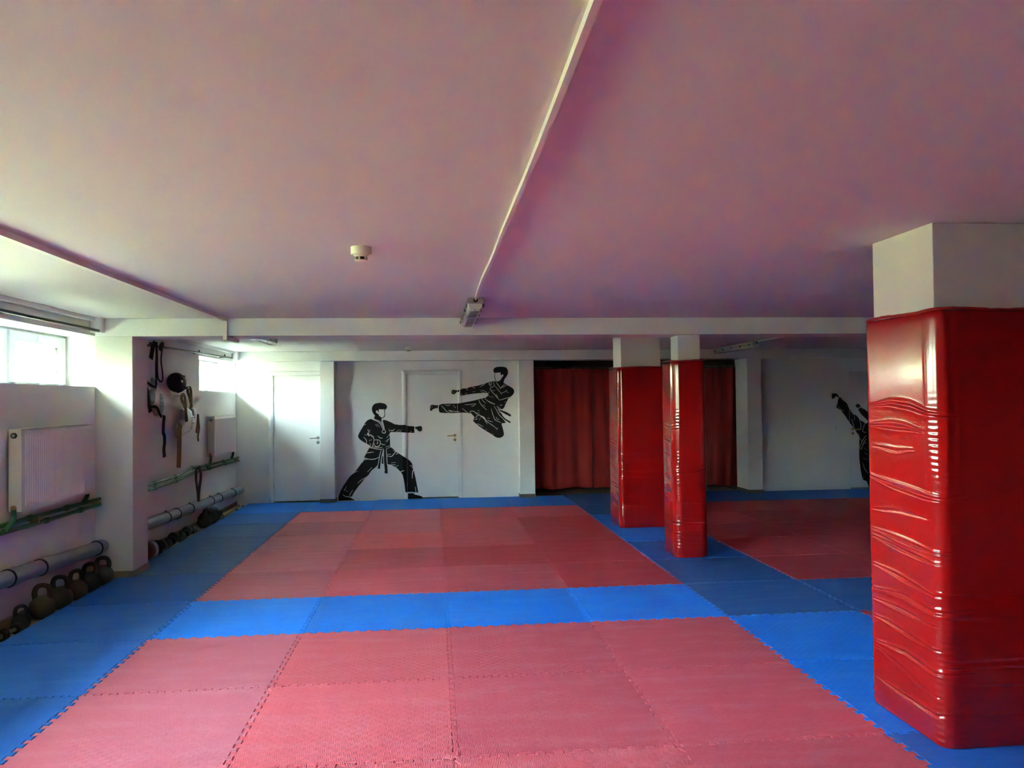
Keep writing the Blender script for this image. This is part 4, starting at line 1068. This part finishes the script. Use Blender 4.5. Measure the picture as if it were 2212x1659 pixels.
def detector(lab, x, y):
    t = thing('smoke_detector', lab, 'smoke detector', (x, y, ZC), group='smoke detectors on the ceiling')
    MB().lathe([(.052, 0), (.052, -.034), (.048, -.040)], 32).build('base', DET, t, smooth=True, ang=35)
    MB().lathe([(.040, -.040), (.036, -.046), (.031, -.050), (.028, -.051)], 32).build('collar', DET, t, smooth=True, ang=35)
    MB().lathe([(.027, -.050), (.027, -.066)], 24).build('sensing_chamber', BLACK, t, smooth=True, ang=35)
    for k in range(6):
        a = k * math.pi / 3 + .3
        MB().box(-.004 + .030 * math.cos(a), .004 + .030 * math.cos(a), -.004 + .030 * math.sin(a), .004 + .030 * math.sin(a), -.066, -.050).build('fin', DET, t)
    MB().lathe([(.033, -.066), (.034, -.069), (.026, -.076), (.010, -.079)], 28).build('cap', DET, t, smooth=True, ang=35)


detector('cream smoke detector on the near part of the ceiling', 1.555, -1.47)
detector('small smoke detector on the ceiling behind the beam', 1.557, 6.0)

# cable ducts
pts = [(2.238 + .006 * math.sin(y * 1.6) + .010 * math.exp(-((y + 1.3) / .55) ** 2), y) for y in np.linspace(-7.9, .42, 80)]
m = MB()
for (a, b) in zip(pts, pts[1:]):
    m.add([(a[0] - .010, a[1], ZC), (a[0] + .010, a[1], ZC), (b[0] + .010, b[1], ZC), (b[0] - .010, b[1], ZC),
           (a[0] - .009, a[1], ZC - .020), (a[0] + .009, a[1], ZC - .020), (b[0] + .009, b[1], ZC - .020), (b[0] - .009, b[1], ZC - .020)],
          [(4, 5, 6, 7), (0, 4, 7, 3), (1, 2, 6, 5)])
t = thing('cable_duct', 'slightly wavy white cable duct leading to the middle lamp', 'cable duct', (0, 0, 0))
m.build('duct', CABLE, t)
MB().tube(smooth_line([(2.238, .40, ZC - .012), (2.238, .43, ZC - .02), (2.238, .455, ZC - .028)], 4), .008, 8).build('cable_end', CABLE, t, smooth=True)

t = thing('cable_duct', 'white duct along the left ceiling that drops over the beam', 'cable duct', (0, 0, 0))
MB().box(-.018, .018, -7.9, 1.998, ZC - .030, ZC).build('ceiling_run', CABLE, t)
MB().box(-.018, .018, 1.968, 1.9995, 2.155, ZC - .030).build('drop', CABLE, t)
MB().box(-.018, .018, 1.9995, 2.43, 2.163, 2.194).build('soffit_run', CABLE, t)
o = MB().box(-.010, .010, 2.42, 5.14, ZC - .020, ZC - .0005).build('cable_duct', CABLE, loc=(6.455, 0, 0))
tag(o, 'thin white duct running to the dim right lamp', 'cable duct')


def switch(lab, x, y, z, s=.082):
    t = thing('light_switch', lab, 'switch', (x, y, z), group='white light switches on the back wall')
    MB().box(-s / 2, s / 2, -.011, 0, -s / 2, s / 2, .003).build('plate', SWITCH, t)
    MB().box(-s * .33, s * .33, -.016, -.010, -s * .33, s * .33, .002).build('rocker', SWITCH, t)


switch('white light switch right of the middle door, below the flying kick', 2.52, YR, 1.07)
switch('faint white light switch left of the punching fighter', .455, YR, 1.235)
switch('dim light switch left of the high kicking fighter', 8.67, YA, 1.02)

# ------------------------------------------------------------------ radiators and pipes on the left wall
def radiator(lab, y0, y1, z0, z1, slots):
    t = thing('radiator', lab, 'radiator', (XL, (y0 + y1) / 2, z0), group='white panel radiators under the windows')
    hw = (y1 - y0) / 2; H = z1 - z0; xb, xf = .022, .112
    m = MB(); nf = 34
    # fluted front panel
    prof = []
    for k in range(nf * 4 + 1):
        q = k / (nf * 4)
        yy = -hw + .03 + (2 * hw - .06) * q
        ph = k % 4
        prof.append((xf - (.0 if ph in (0, 1) else .007), yy))
    vs = []; fs = []
    for (x, yy) in prof: vs += [(x, yy, .035), (x, yy, H - .035)]
    for i in range(len(prof) - 1): fs.append((2 * i, 2 * i + 2, 2 * i + 3, 2 * i + 1))
    m.add(vs, fs)
    m.box(xf - .012, xf, -hw, hw, 0.0, .036); m.box(xf - .012, xf, -hw, hw, H - .036, H)
    m.box(xf - .012, xf, -hw, -hw + .031, .034, H - .034); m.box(xf - .012, xf, hw - .031, hw, .034, H - .034)
    m.build('front_panel', RAD, t)
    MB().box(xb, xb + .012, -hw + .01, hw - .01, 0, H - .01).build('rear_panel', RAD, t)
    for s_ in (-1, 1):
        MB().box(xb, xf, s_ * hw - .006, s_ * hw + .006, 0.0, H + .002, .002).build('side_panel', RADS, t)
    g = MB(); g.box(xb, xb + .012, -hw, hw, H - .008, H + .004); g.box(xf - .012, xf, -hw, hw, H - .008, H + .004)
    for k in range(41):
        yy = -hw + 2 * hw * k / 40
        g.box(xb, xf, yy - .0035, yy + .0035, H - .006, H + .002)
    g.build('top_grille', RAD, t)
    g = MB()
    for k in range(nf):
        yy = -hw + .045 + (2 * hw - .09) * k / (nf - 1)
        g.box(xf - .001, xf + .0015, yy - .008, yy + .008, .022, .030)
    g.build('slot_light_bar', SWITCH if slots else RAD, t)  # near radiator: white bars paint the light showing through its bottom slots
    MB().lathe([(.020, -.012), (.020, .0), (.015, .003)], 18, (xf - .05, -hw - .006, H - .045), 'y').build('vent_plug', BLACK, t, smooth=True)
    MB().lathe([(.012, -.016), (.012, -.010)], 14, (xf - .05, -hw - .006, H - .045), 'y').build('vent_screw', STEEL, t, smooth=True)
    MB().lathe([(.018, -.02), (.018, 0)], 14, (xf - .05, -hw - .004, .030), 'y').build('valve', BRASS, t, smooth=True)
    MB().lathe([(.018, 0), (.018, .03)], 14, (xf - .05, hw + .004, .030), 'y').build('bleed_plug', BLACK, t, smooth=True)
    return t


radiator('white panel radiator under the near window, above the kettlebells', .50, 1.69, .808, 1.402, True)
radiator('white panel radiator in the far left corner under the window', 5.51, 6.69, .845, 1.388, False)


def pipe_pair(lab, runs, drops, clips):
    t = thing('heating_pipes', lab, 'pipe', (0, 0, 0), group='green heating pipes on the left wall')
    for pl in runs:
        MB().tube(smooth_line(pl, 6), .0155, 12).build('pipe', GREEN, t, smooth=True)
        for (x, y, z) in pl[1:-1]:
            MB().lathe([(.021, -.03), (.023, -.02), (.023, .02), (.021, .03)], 14, (x, y, z), 'y').build('sleeve', GREEN, t, smooth=True)
    for pl in drops:
        d = MB().tube(smooth_line(pl, 6), .018, 12).build('riser', GREEN, t, smooth=True)
    for (x, y, z) in clips:
        MB().box(XL, x + .02, y - .012, y + .012, z - .024, z + .024, .003).build('clip', BRASS, t)


GX = -1.115
pipe_pair('green heating pipes under the near radiator', [[(GX, -2.9, .745), (GX, -.6, .735), (GX, .75, .728), (GX, 1.35, .722), (GX, 1.985, .718)],
                                     [(GX + .004, -2.9, .685), (GX + .004, .1, .680), (GX + .004, 1.0, .672), (GX + .004, 1.6, .670), (GX + .004, 1.985, .668)]],
          [[(-1.098, .485, .825), (-1.098, .485, .775), (-1.09, .44, .735), (-1.10, .36, .695)], [(-1.098, 1.69, .83), (-1.098, 1.69, .78), (GX, 1.66, .725)]],
          [(GX, .85, .70), (GX, 1.93, .70)])
pipe_pair('green heating pipes under the far radiator', [[(GX, 2.40, .705), (GX, 3.4, .712), (GX, 4.1, .716), (GX, 4.75, .762), (GX, 5.35, .742), (GX, 6.2, .732), (GX, 7.08, .722)],
                                   [(GX + .004, 2.40, .652), (GX + .004, 3.4, .660), (GX + .004, 4.1, .664), (GX + .004, 4.9, .700), (GX + .004, 5.5, .690), (GX + .004, 6.3, .688), (GX + .004, 7.08, .675)]],
          [[(-1.098, 5.505, .86), (-1.098, 5.505, .80), (-1.10, 5.46, .745), (-1.10, 5.35, .70)], [(-1.098, 6.69, .86), (-1.098, 6.69, .80), (GX, 6.66, .735)]],
          [(GX, 6.98, .70)])


def drain(lab, p0, p1, couplings, clips, r=.058):
    t = thing('drain_pipe', lab, 'drain pipe', (0, 0, 0), group='grey drain pipe lengths along the left wall')
    a, b = Vector(p0), Vector(p1)
    at = lambda y: a.lerp(b, (y - a.y) / (b.y - a.y))
    MB().tube([a, b], r, 28).build('pipe', GREYP, t, smooth=True)
    for y in couplings:
        MB().tube([at(y), at(y + .035), at(y + .10), at(y + .105)], [r + .009, r + .009, r + .007, r + .001], 28).build('socket', GREYP, t, smooth=True)
        MB().tube([at(y - .012), at(y + .001)], r + .006, 28).build('gasket', RUB, t, smooth=True)
    for y in clips:
        c = MB().tube([at(y - .014), at(y + .014)], r + .004, 28).build('clamp', RUB, t, smooth=True)
        q = at(y)
        MB().box(q.x - .01, q.x + .01, y - .01, y + .01, q.z + r, q.z + r + .02).build('clamp_bolt', STEEL, c)
        MB().box(XL, q.x - r, y - .01, y + .01, q.z - .01, q.z + .01).build('wall_bracket', STEEL, c)


drain('grey drain pipe sloping behind the kettlebells', (-1.095, -3.2, .50), (-1.095, 1.995, .288), [.40, .86, 1.86], [])
drain('grey drain pipe with black clamps under the hanging gear', (-1.095, 2.385, .325), (-1.095, 7.115, .215), [2.86, 4.05], [3.70, 4.56, 5.45, 5.86, 6.60])

# rods above the windows
t = thing('hanging_rod', 'dark steel rod along the wall above the near window', 'rod', (0, 0, 0))
MB().tube([(-1.085, -2.9, 2.243), (-1.085, 1.955, 2.238)], .0125, 12).build('rod', ROD, t, smooth=True)
for y in (-2.4, -.8, .4):
    MB().box(XL, -1.08, y - .008, y + .008, 2.23, 2.25).build('bracket', ROD, t)
t = thing('hanging_rod', 'dark steel rod above the hanging sparring gear', 'rod', (0, 0, 0))
MB().tube([(-1.085, 2.42, 2.185), (-1.085, 6.60, 2.243)], .0115, 12).build('rod', ROD, t, smooth=True)
for y, z in ((3.2, 2.196), (4.95, 2.220), (6.2, 2.237)):
    MB().box(XL, -1.08, y - .008, y + .008, z - .012, z + .012).build('bracket', ROD, t)
    MB().box(-1.093, -1.077, y - .010, y + .010, z + .008, z + .035).build('bracket_bolt', ROD, t)

# ------------------------------------------------------------------ gear hanging on the left wall
GXW = -1.07


def on_wall(x0):
    return lambda u, v, h: (x0 + h, u, v)


def h3(k, dx=0.0):
    return [(GXW + dx, y, z) for y, z in HANG[k]]


def strap(name, key, w, mat, parent, dx=0.0, org=(0, 0, 0), nrm=(1, -.35, 0)):
    pts = smooth_line(h3(key, dx), 5)
    pts = [p - Vector(org) for p in pts]
    return MB().ribbon(pts, w, .004, nrm).build(name, mat, parent)


def centre(k):
    P = HANG[k]
    return sum(p[0] for p in P) / len(P), sum(p[1] for p in P) / len(P)


c = centre('body')
org = (XL, c[0], 1.30)
lift = lambda u, v, h: (GXW - org[0] + h, u - org[1], v - org[2])
t = thing('chest_guard', 'pinkish chest guard with dark oval patches hanging on black straps', 'chest guard', org, group='sparring chest guards on the left wall')
MB().pillow(HANG['body'], lambda u, v, h: lift(u, v, h - .03), .045, .02, n=60).build('padding', GUARD, t, smooth=True, ang=60)
MB().pillow(HANG['oval1'], lambda u, v, h: lift(u, v, h + .004), .014, .02).build('dark_patch', PANELD, t, smooth=True, ang=60)
f = MB().pillow(HANG['oval2'], lambda u, v, h: lift(u, v, h + .002), .012, .02).build('framed_patch', GUARDW, t, smooth=True, ang=60)
cc = centre('oval2')
inner = [((p[0] - cc[0]) * .72 + cc[0], (p[1] - cc[1]) * .82 + cc[1]) for p in HANG['oval2']]
MB().pillow(inner, lambda u, v, h: lift(u, v, h + .012), .006, .01).build('patch_inlay', PANELG, f, smooth=True, ang=60)
m = MB()
for q in (.3, .5, .7):
    z = min(p[1] for p in inner) * (1 - q) + max(p[1] for p in inner) * q
    yy = [p[0] for p in inner]
    a = lift(min(yy) + .03, z, .0185); b = lift(max(yy) - .03, z, .0185)
    m.tube([a, b], .003, 6)
m.build('quilt_seam', PANELD, f)
for k, w in (('s1', .022), ('s2', .020), ('s3', .060), ('s4', .050), ('s5', .030), ('s6', .045), ('s7', .05)):
    strap('strap', k, w, STRAPK, t, .018, org)

c = centre('b2')
org = (XL, c[0], 1.10)
lift2 = lambda u, v, h, o_=None: (GXW - org[0] + h, u - org[1], v - org[2])
t = thing('chest_guard', 'white chest guard with long brown straps, right of the helmet', 'chest guard', org, group='sparring chest guards on the left wall')
MB().pillow(HANG['b2'], lambda u, v, h: lift2(u, v, h - .03), .06, .02, n=60).build('padding', GUARDW, t, smooth=True, ang=60)
MB().pillow(HANG['b2panel'], lambda u, v, h: lift2(u, v, h + .018), .014, .02).build('quilted_panel', GUARDW, t, smooth=True, ang=60)
P = HANG['b2panel']
m = MB()
for z in (1.40, 1.33):
    m.tube([lift2(min(p[0] for p in P) + .02, z, .034), lift2(max(p[0] for p in P) - .02, z, .034)], .004, 6)
m.build('quilt_seam', GREYS, t)
for k, w in (('t1', .045), ('t2', .045), ('t3', .075)):
    strap('strap', k, w, STRAPB, t, .02, org)
for (y, z) in (HANG['t1'][4], HANG['t2'][3]):
    MB().tube([(0, y - org[1], z - org[2] - .012), (.10, y - org[1], z - org[2] - .012), (.11, y - org[1], z - org[2] + .01)], .004, 8).build('hook', STEEL, t)

c = centre('b3')
org = (XL, c[0], 1.10)
lift3 = lambda u, v, h: (GXW - org[0] + h, u - org[1], v - org[2])
t = thing('chest_guard', 'small pale guard with short brown ties beside the far radiator', 'chest guard', org, group='sparring chest guards on the left wall')
MB().pillow(HANG['b3'], lambda u, v, h: lift3(u, v, h - .03), .04, .02).build('padding', GUARDW, t, smooth=True, ang=60)
for k, w in (('u1', .035), ('u2', .03)):
    strap('tie', k, w, STRAPB, t, .01, org)
MB().tube([(0, 0, 1.0 + .58), (.10, 0, 1.0 + .58)], .004, 8).build('hook', STEEL, t)

# helmet
hy, hz = 3.93, 1.815
t = thing('sparring_helmet', 'navy blue foam sparring helmet hanging on the left wall', 'helmet', (-1.045, hy, hz), rz=2.5)
t.rotation_euler = (-.15, .30, 2.5)


def helm(q, d):
    # face opening towards -Y and a flatter base
    s = 1.0
    if d.z < -.3: q = Vector((q.x * (1 - .25 * (-.3 - d.z)), q.y, q.z))
    return q * s


sh = MB()
n, m_ = 32, 22
vs = []; fs = []
for i in range(m_ + 1):
    th = math.pi * i / m_ * .84
    for k in range(n):
        ph = 2 * math.pi * k / n
        d = Vector((math.sin(th) * math.cos(ph), math.sin(th) * math.sin(ph), math.cos(th)))
        vs.append((d.x * .098, d.y * .112, d.z * .118))
for i in range(m_):
    for k in range(n):
        a = (k + .5) / n * 360; zz = math.cos(math.pi * (i + .5) / m_ * .84)
        if 235 < a < 305 and -.55 < zz < .30: continue
        fs.append((i * n + k, (i + 1) * n + k, (i + 1) * n + (k + 1) % n, i * n + (k + 1) % n))
sh.add(vs, fs)
so = sh.build('shell', NAVY, t, smooth=True)
md = so.modifiers.new('foam', 'SOLIDIFY'); md.thickness = .022
MB().tube([(.100 * math.cos(a), .113 * math.sin(a), .045) for a in [math.radians(x) for x in range(200, 345, 12)]], .008, 10).build('brow_pad', NAVY, t, smooth=True)
MB().tube([(.082 * math.cos(a), .100 * math.sin(a), -.085 + .01 * math.sin(a * 3)) for a in [math.radians(x) for x in range(190, 355, 12)]], .012, 10).build('chin_pad', NAVY, t, smooth=True)
for s_ in (-1, 1):
    MB().lathe([(.026, .0), (.024, .012), (.016, .015)], 18, (s_ * .100 - .006, .01, -.02), 'x').build('ear_ring', NAVY, t, smooth=True)
    MB().ellip((s_ * .107, .01, -.02), (.006, .013, .016), 12, 8).build('ear_hole', SWITCH, t, smooth=True)
MB().box(-.02, .02, -.130, -.120, -.095, -.07, .003).build('badge', SWITCH, t)

# red paddle half hidden by the pilaster
t = thing('kick_paddle', 'red padded paddle with white edge, mostly hidden by the pilaster', 'paddle', (-1.10, 2.86, 1.43))
MB().pillow([(.10 * math.cos(a) * .9, .16 + .09 * math.sin(a)) for a in [k * math.pi / 8 for k in range(16)]], lambda u, v, h: (h, u, v), .03, .01).build('pad', REDP, t, smooth=True)
MB().tube([(0.01, .095 * math.cos(a), .16 + .095 * math.sin(a)) for a in [k * math.pi / 12 for k in range(25)]], .009, 8).build('white_edge', SWITCH, t, smooth=True)
MB().tube([(0.005, 0, .08), (0.005, 0, -.06)], .014, 10).build('grip', BLACK, t, smooth=True)

# belt over the green pipes
t = thing('martial_belt', 'dark brown belt draped over the green pipes', 'belt', (GX, 4.86, .32))
pts = smooth_line([(.028, .03, .0), (.030, -.02, .16), (.030, -.07, .30), (.026, -.05, .405), (.004, -.01, .432), (.0, .06, .43), (.028, .10, .41), (.036, .11, .30), (.032, .05, .14), (.028, .04, .01)], 6)
MB().ribbon(pts, .045, .004, (.95, -.3, .1)).build('band', STRAPD, t)
MB().ellip((.034, .035, .01), (.014, .04, .02), 12, 8).build('knot', STRAPD, t, smooth=True)

# ------------------------------------------------------------------ kettlebells
def kettlebell(lab, y, r, hh, rz, mat, x=-1.050, dz=0.0):
    t = thing('kettlebell', lab, 'kettlebell', (x, y, ZF), rz, group='cast iron kettlebells along the left wall')
    prof = []
    c = r * .92
    for k in range(15):
        a = -1.165 + (1.165 + 1.40) * k / 14
        prof.append((r * math.cos(a), c + r * math.sin(a)))
    prof[0] = (prof[0][0] * .92, 0.0)
    MB().lathe(prof, 28).build('body', mat, t, smooth=True, ang=60)
    w = r * .56; top = hh; hr = r * .185
    z0 = c + r * .62; z1 = top - hr; hgt = z1 - z0
    pts = [(-w * .72, 0, z0 - r * .10), (-w * .98, 0, z0 + hgt * .30), (-w * 1.0, 0, z0 + hgt * .58), (-w * .78, 0, z0 + hgt * .86), (-w * .40, 0, z0 + hgt * .98), (0, 0, z1), (w * .40, 0, z0 + hgt * .98), (w * .78, 0, z0 + hgt * .86), (w * 1.0, 0, z0 + hgt * .58), (w * .98, 0, z0 + hgt * .30), (w * .72, 0, z0 - r * .10)]
    sp = smooth_line(pts, 5)
    m = len(sp)
    rr = [hr * (1.35 - .35 * math.sin(math.pi * i / (m - 1))) for i in range(m)]
    MB().tube(sp, rr, 12).build('handle', mat, t, smooth=True, ang=60)
    return t


kettlebell('small dark kettlebell at the left picture edge among dumbbells', .49, .062, .185, .5, IRON)
kettlebell('rusty brown kettlebell, second from the left picture edge', .80, .091, .268, .25, IRON2)
kettlebell('olive tinged kettlebell in the middle of the row', 1.085, .092, .268, .15, IRON2)
kettlebell('worn kettlebell with a pale scuffed shoulder, fourth in the row', 1.365, .086, .255, .9, IRON2)
kettlebell('dark kettlebell second from the white pilaster', 1.63, .088, .258, .7, IRON)
kettlebell('black round kettlebell touching the white pilaster', 1.895, .090, .258, .1, IRON)


def dumbbell(lab, x, y, rz, r=.042, L=.17):
    t = thing('dumbbell', lab, 'dumbbell', (x, y, ZF + r), rz, group='dark dumbbells beside the small kettlebell')
    MB().tube([(-L / 2, 0, 0), (L / 2, 0, 0)], .013, 12).build('grip', STEEL, t, smooth=True)
    for s_ in (-1, 1):
        c0 = s_ * L / 2
        MB().lathe([(r * .8, c0 - .03), (r, c0 - .02), (r, c0 + .02), (r * .8, c0 + .03)], 10, (0, 0, 0), 'x').build('weight', IRON, t, smooth=True, ang=30)
        MB().lathe([(r * .45, c0 + s_ * .028), (r * .45, c0 + s_ * .036)], 12, (0, 0, 0), 'x').build('end_cap', GREYS, t, smooth=True)


dumbbell('dark dumbbell lying at the mat edge by the small kettlebell', -1.035, .315, 1.50)
dumbbell('dark dumbbell lying nearest the left picture edge', -1.10, .12, 1.70, .045)

# ------------------------------------------------------------------ gear on the floor of the second bay
ZM = ZF
t = thing('medicine_ball', 'brown leather ball behind the foot of the white pilaster', 'ball', (-1.045, 2.90, ZM), .4)
MB().ellip((0, 0, .105), (.105, .105, .105), 28, 18).build('skin', LEATH, t, smooth=True)
for k in range(3):
    a = k * math.pi / 3
    MB().tube([(.1055 * math.cos(b) * math.cos(a), .1055 * math.cos(b) * math.sin(a), .105 + .1055 * math.sin(b)) for b in [j * math.pi / 12 for j in range(25)]], .002, 6, cap=False).build('seam', BLKL, t, smooth=True)

t = thing('focus_mitt', 'pale pink focus mitt with black back beside the brown ball', 'mitt', (-1.03, 3.14, ZM), -.5)
MB().pillow([(.075 * math.cos(a), .085 + .085 * math.sin(a)) for a in [k * math.pi / 10 for k in range(20)]], lambda u, v, h: (u, -.02 - h, v), .03, .01).build('striking_face', MITT, t, smooth=True, ang=60)
MB().ellip((0, .03, .085), (.078, .05, .088), 20, 14).build('back_shell', BLKL, t, smooth=True)
MB().ribbon(smooth_line([(-.06, .07, .10), (0, .085, .15), (.06, .07, .10)], 5), .03, .004, (0, 1, .3)).build('wrist_strap', BLKC, t)


def glove(lab, x, y, rz, s=1.0, tilt=0.0):
    t = thing('boxing_glove', lab, 'boxing glove', (x, y, ZM), rz, group='black boxing gloves in a row by the left wall')

    def fist(q, d):
        return Vector((q.x * (1.0 + .15 * d.y), q.y, q.z * (1 - .12 * d.y)))
    MB().ellip((0, .02 * s, .070 * s), (.062 * s, .088 * s, .068 * s), 20, 14, f=fist).build('fist', BLKL, t, smooth=True)
    MB().ellip((-.060 * s, -.015 * s, .062 * s), (.024 * s, .058 * s, .026 * s), 14, 10).build('thumb', BLKL, t, smooth=True)
    MB().lathe([(.036 * s, -.135 * s), (.047 * s, -.13 * s), (.045 * s, -.06 * s)], 18, (0, 0, .060 * s), 'y').build('cuff', BLKC, t, smooth=True)
    MB().lathe([(.049 * s, -.115 * s), (.049 * s, -.085 * s)], 18, (0, 0, .060 * s), 'y').build('wrist_strap', GREYS, t, smooth=True)


def shoe(lab, x, y, rz):
    t = thing('training_shoe', lab, 'shoe', (x, y, ZM), rz, group='black training shoes by the left wall')
    n_ = 20
    out = []
    for k in range(n_):
        a = 2 * math.pi * k / n_
        yy = .118 * math.sin(a); xx = .044 * math.cos(a) * (1 + .18 * math.sin(a))
        out.append((xx, yy))
    vs = [(x_, y_, 0) for x_, y_ in out] + [(x_ * 1.04, y_ * 1.02, .022) for x_, y_ in out]
    fs = [(i, (i + 1) % n_, n_ + (i + 1) % n_, n_ + i) for i in range(n_)] + [tuple(range(n_))[::-1], tuple(range(n_, 2 * n_))]
    MB().add(vs, fs).build('sole', GREYS, t, smooth=True, ang=40)

    def up(q, d):
        z = q.z
        if d.y > .1 and d.z > 0: z *= 1 - .45 * min(1, (d.y - .1) / .6)
        return Vector((q.x, q.y, max(z, -.005)))
    MB().ellip((0, 0, .022), (.042, .113, .075), 20, 14, f=up).build('upper', BLKL, t, smooth=True)
    MB().lathe([(.026, .0), (.032, .008), (.028, .014)], 16, (0, -.06, .080)).build('collar', BLKC, t, smooth=True)
    MB().ellip((0, .092, .028), (.036, .027, .024), 14, 8).build('toe_cap', GREYS, t, smooth=True)


glove('black boxing glove next to the pale pink mitt', -1.07, 3.355, 2.9)
shoe('black training shoe with grey toe, nearest the pink mitt', -1.04, 3.61, -2.95)
glove('black boxing glove between the two black shoes', -1.075, 3.87, .2, 1.0)
shoe('black training shoe with grey toe, farther from the pink mitt', -1.045, 4.12, -3.0)
glove('black boxing glove just past the farther shoe', -1.075, 4.37, .15, .95)
glove('black boxing glove second from the black bag', -1.06, 4.575, 3.0, .75)
glove('small black boxing glove touching the black bag', -1.075, 4.745, .2, .60)

# duffel bag
t = thing('duffel_bag', 'slumped black nylon bag lying by the drain pipe', 'bag', (-1.065, 5.34, ZM), 0)
rs = np.random.RandomState(2)
ph = rs.uniform(0, 6, 8)


def slump(q, d):
    k = 1 + .09 * math.sin(13 * d.y + 3 * d.z + ph[0]) + .07 * math.sin(11 * d.x + 9 * d.z + ph[1]) + .05 * math.sin(21 * d.y - 9 * d.z + ph[2])
    z = q.z * k
    if d.y > -.35: z *= 1 - .62 * min(1, (d.y + .35) / 1.1)
    if d.y < -.6: z *= 1 - .9 * (-.6 - d.y)
    return Vector((q.x * k, q.y + .05 * d.z, max(z - .01, -.105)))


MB().ellip((0, 0, .105), (.082, .52, .125), 56, 30, f=slump).build('body', BLKC, t, smooth=True)
MB().ribbon(smooth_line([(.04, -.22, .205), (.065, -.05, .195), (.075, .10, .16), (.065, .26, .13)], 6), .035, .006, (.7, 0, .7)).build('handle', BLKC, t)
MB().tube(smooth_line([(.0, -.36, .175), (.01, -.1, .222), (.01, .15, .205), (0, .38, .150)], 6), .006, 6).build('zip', BLKL, t)
MB().ribbon(smooth_line([(.065, .26, .10), (.07, .36, .07), (.05, .44, .06)], 5), .03, .005, (.8, .2, .5)).build('side_strap', BLKC, t)

# poles on the floor in the far corner
o = MB().tube([(0, -.62, .02), (0, .62, .02)], .020, 14).build('wooden_pole', WOOD, smooth=True, loc=(-1.10, 6.42, ZM))
tag(o, 'pale wooden pole lying against the wall behind the bag', 'pole')
t = thing('metal_pole', 'thin grey metal pole with black end cap by the mat edge', 'pole', (-1.025, 6.40, ZM), .02)
MB().tube([(0, -.60, .014), (0, .55, .014)], .014, 14).build('shaft', STEEL, t, smooth=True)
MB().tube([(0, .54, .014), (0, .60, .014)], .018, 14).build('end_cap', BLACK, t, smooth=True)
MB().tube([(0, .12, .014), (0, .22, .014)], .018, 14).build('grip', BLACK, t, smooth=True)

# ------------------------------------------------------------------ the yard outside the windows
GZ = 0.95
o = MB().box(-40, XL - .4, -40, 40, GZ - .3, GZ).build('yard_ground', GROUND)
tag(o, 'pale sunlit ground outside the basement windows', 'ground', kind='structure')


def bush(lab, x, y, r, h, seed, n=1500, big=1.0):
    t = thing('bush', lab, 'bush', (x, y, GZ), group='bushes outside the window')
    rr = random.Random(seed)
    m = MB()
    for k in range(n):
        a = rr.uniform(0, 6.283); zz = rr.uniform(0, 1); q = math.sqrt(rr.uniform(.25, 1)) * r * math.sqrt(max(.05, 1 - (zz - .35) ** 2 * 1.6))
        c_ = Vector((q * math.cos(a), q * math.sin(a), .08 + zz * h))
        u = Vector((rr.gauss(0, 1), rr.gauss(0, 1), rr.gauss(0, .6))).normalized()
        v = u.orthogonal().normalized()
        s_ = rr.uniform(.035, .075) * big
        m.add([c_ - u * s_, c_ + v * s_ * .45, c_ + u * s_, c_ - v * s_ * .45], [(0, 1, 2, 3)])
    o_ = m.build('foliage', LEAF, t); o_['kind'] = 'stuff'
    for k in range(5):
        a = rr.uniform(0, 6.28)
        MB().tube([(0, 0, 0), (.25 * r * math.cos(a), .25 * r * math.sin(a), h * .4), (.5 * r * math.cos(a + .3), .5 * r * math.sin(a + .3), h * .8)], [.03, .02, .01], 6).build('stem', WOOD, t)


bush('yellow green bush seen through the near window, left of the blue post', -4.3, 7.1, .85, 2.1, 1)
bush('yellow green bush seen through the near window, right of the blue post', -4.5, 8.9, .8, 2.3, 2)
bush('yellow green bush farther back behind the other two', -4.2, 11.3, 1.0, 2.6, 3)
o = MB().box(-.1, .1, -11.0, 11.0, 0, 5.2, .01).build('sky_blocking_wall', RENDER, loc=(-5.6, 14.0, GZ))  # wall added and sized to screen sky from the near and far windows
tag(o, 'pale rendered wall across the yard, added to block sky light', 'wall', kind='structure')
bush('yellow green bush added close outside the near window to dim it, left part', -2.75, .25, .72, 3.1, 7, 5200, 1.4)  # unseen dense bush added to cut the sky light into the near window
bush('yellow green bush added close outside the near window to dim it, right part', -2.85, 1.75, .72, 3.2, 8, 5200, 1.4)  # second unseen bush added for the same dimming of the near window
bush('tall yellow green bush outside the far window', -3.2, 13.9, 1.1, 2.6, 5)
o = MB().box(-.04, .04, -.04, .04, 0, 2.3, .004).build('yard_post', BLUEP, loc=(-3.42, 5.9, GZ))
tag(o, 'light blue upright post outside the near window', 'post')
o = MB().tube([(0, 0, 0), (.60, .48, 2.2)], .05, 12).build('slanted_brace', WHITEP, smooth=True, loc=(-3.95, 5.3, GZ))
tag(o, 'white slanted brace outside the near window', 'brace')
t = thing('meter_cabinet', 'pale grey cabinet outside the near window', 'cabinet', (-3.25, 6.75, GZ))
MB().box(-.22, .22, -.12, .12, .75, 1.55, .008).build('body', GBOX, t)
MB().box(-.19, .19, -.132, -.118, .79, 1.51, .004).build('door', GBOX, t)
MB().box(.10, .15, -.14, -.13, 1.15, 1.20, .003).build('latch', STEEL, t)
MB().box(-.16, .16, -.10, .10, 0, .75).build('plinth', GROUND, t)
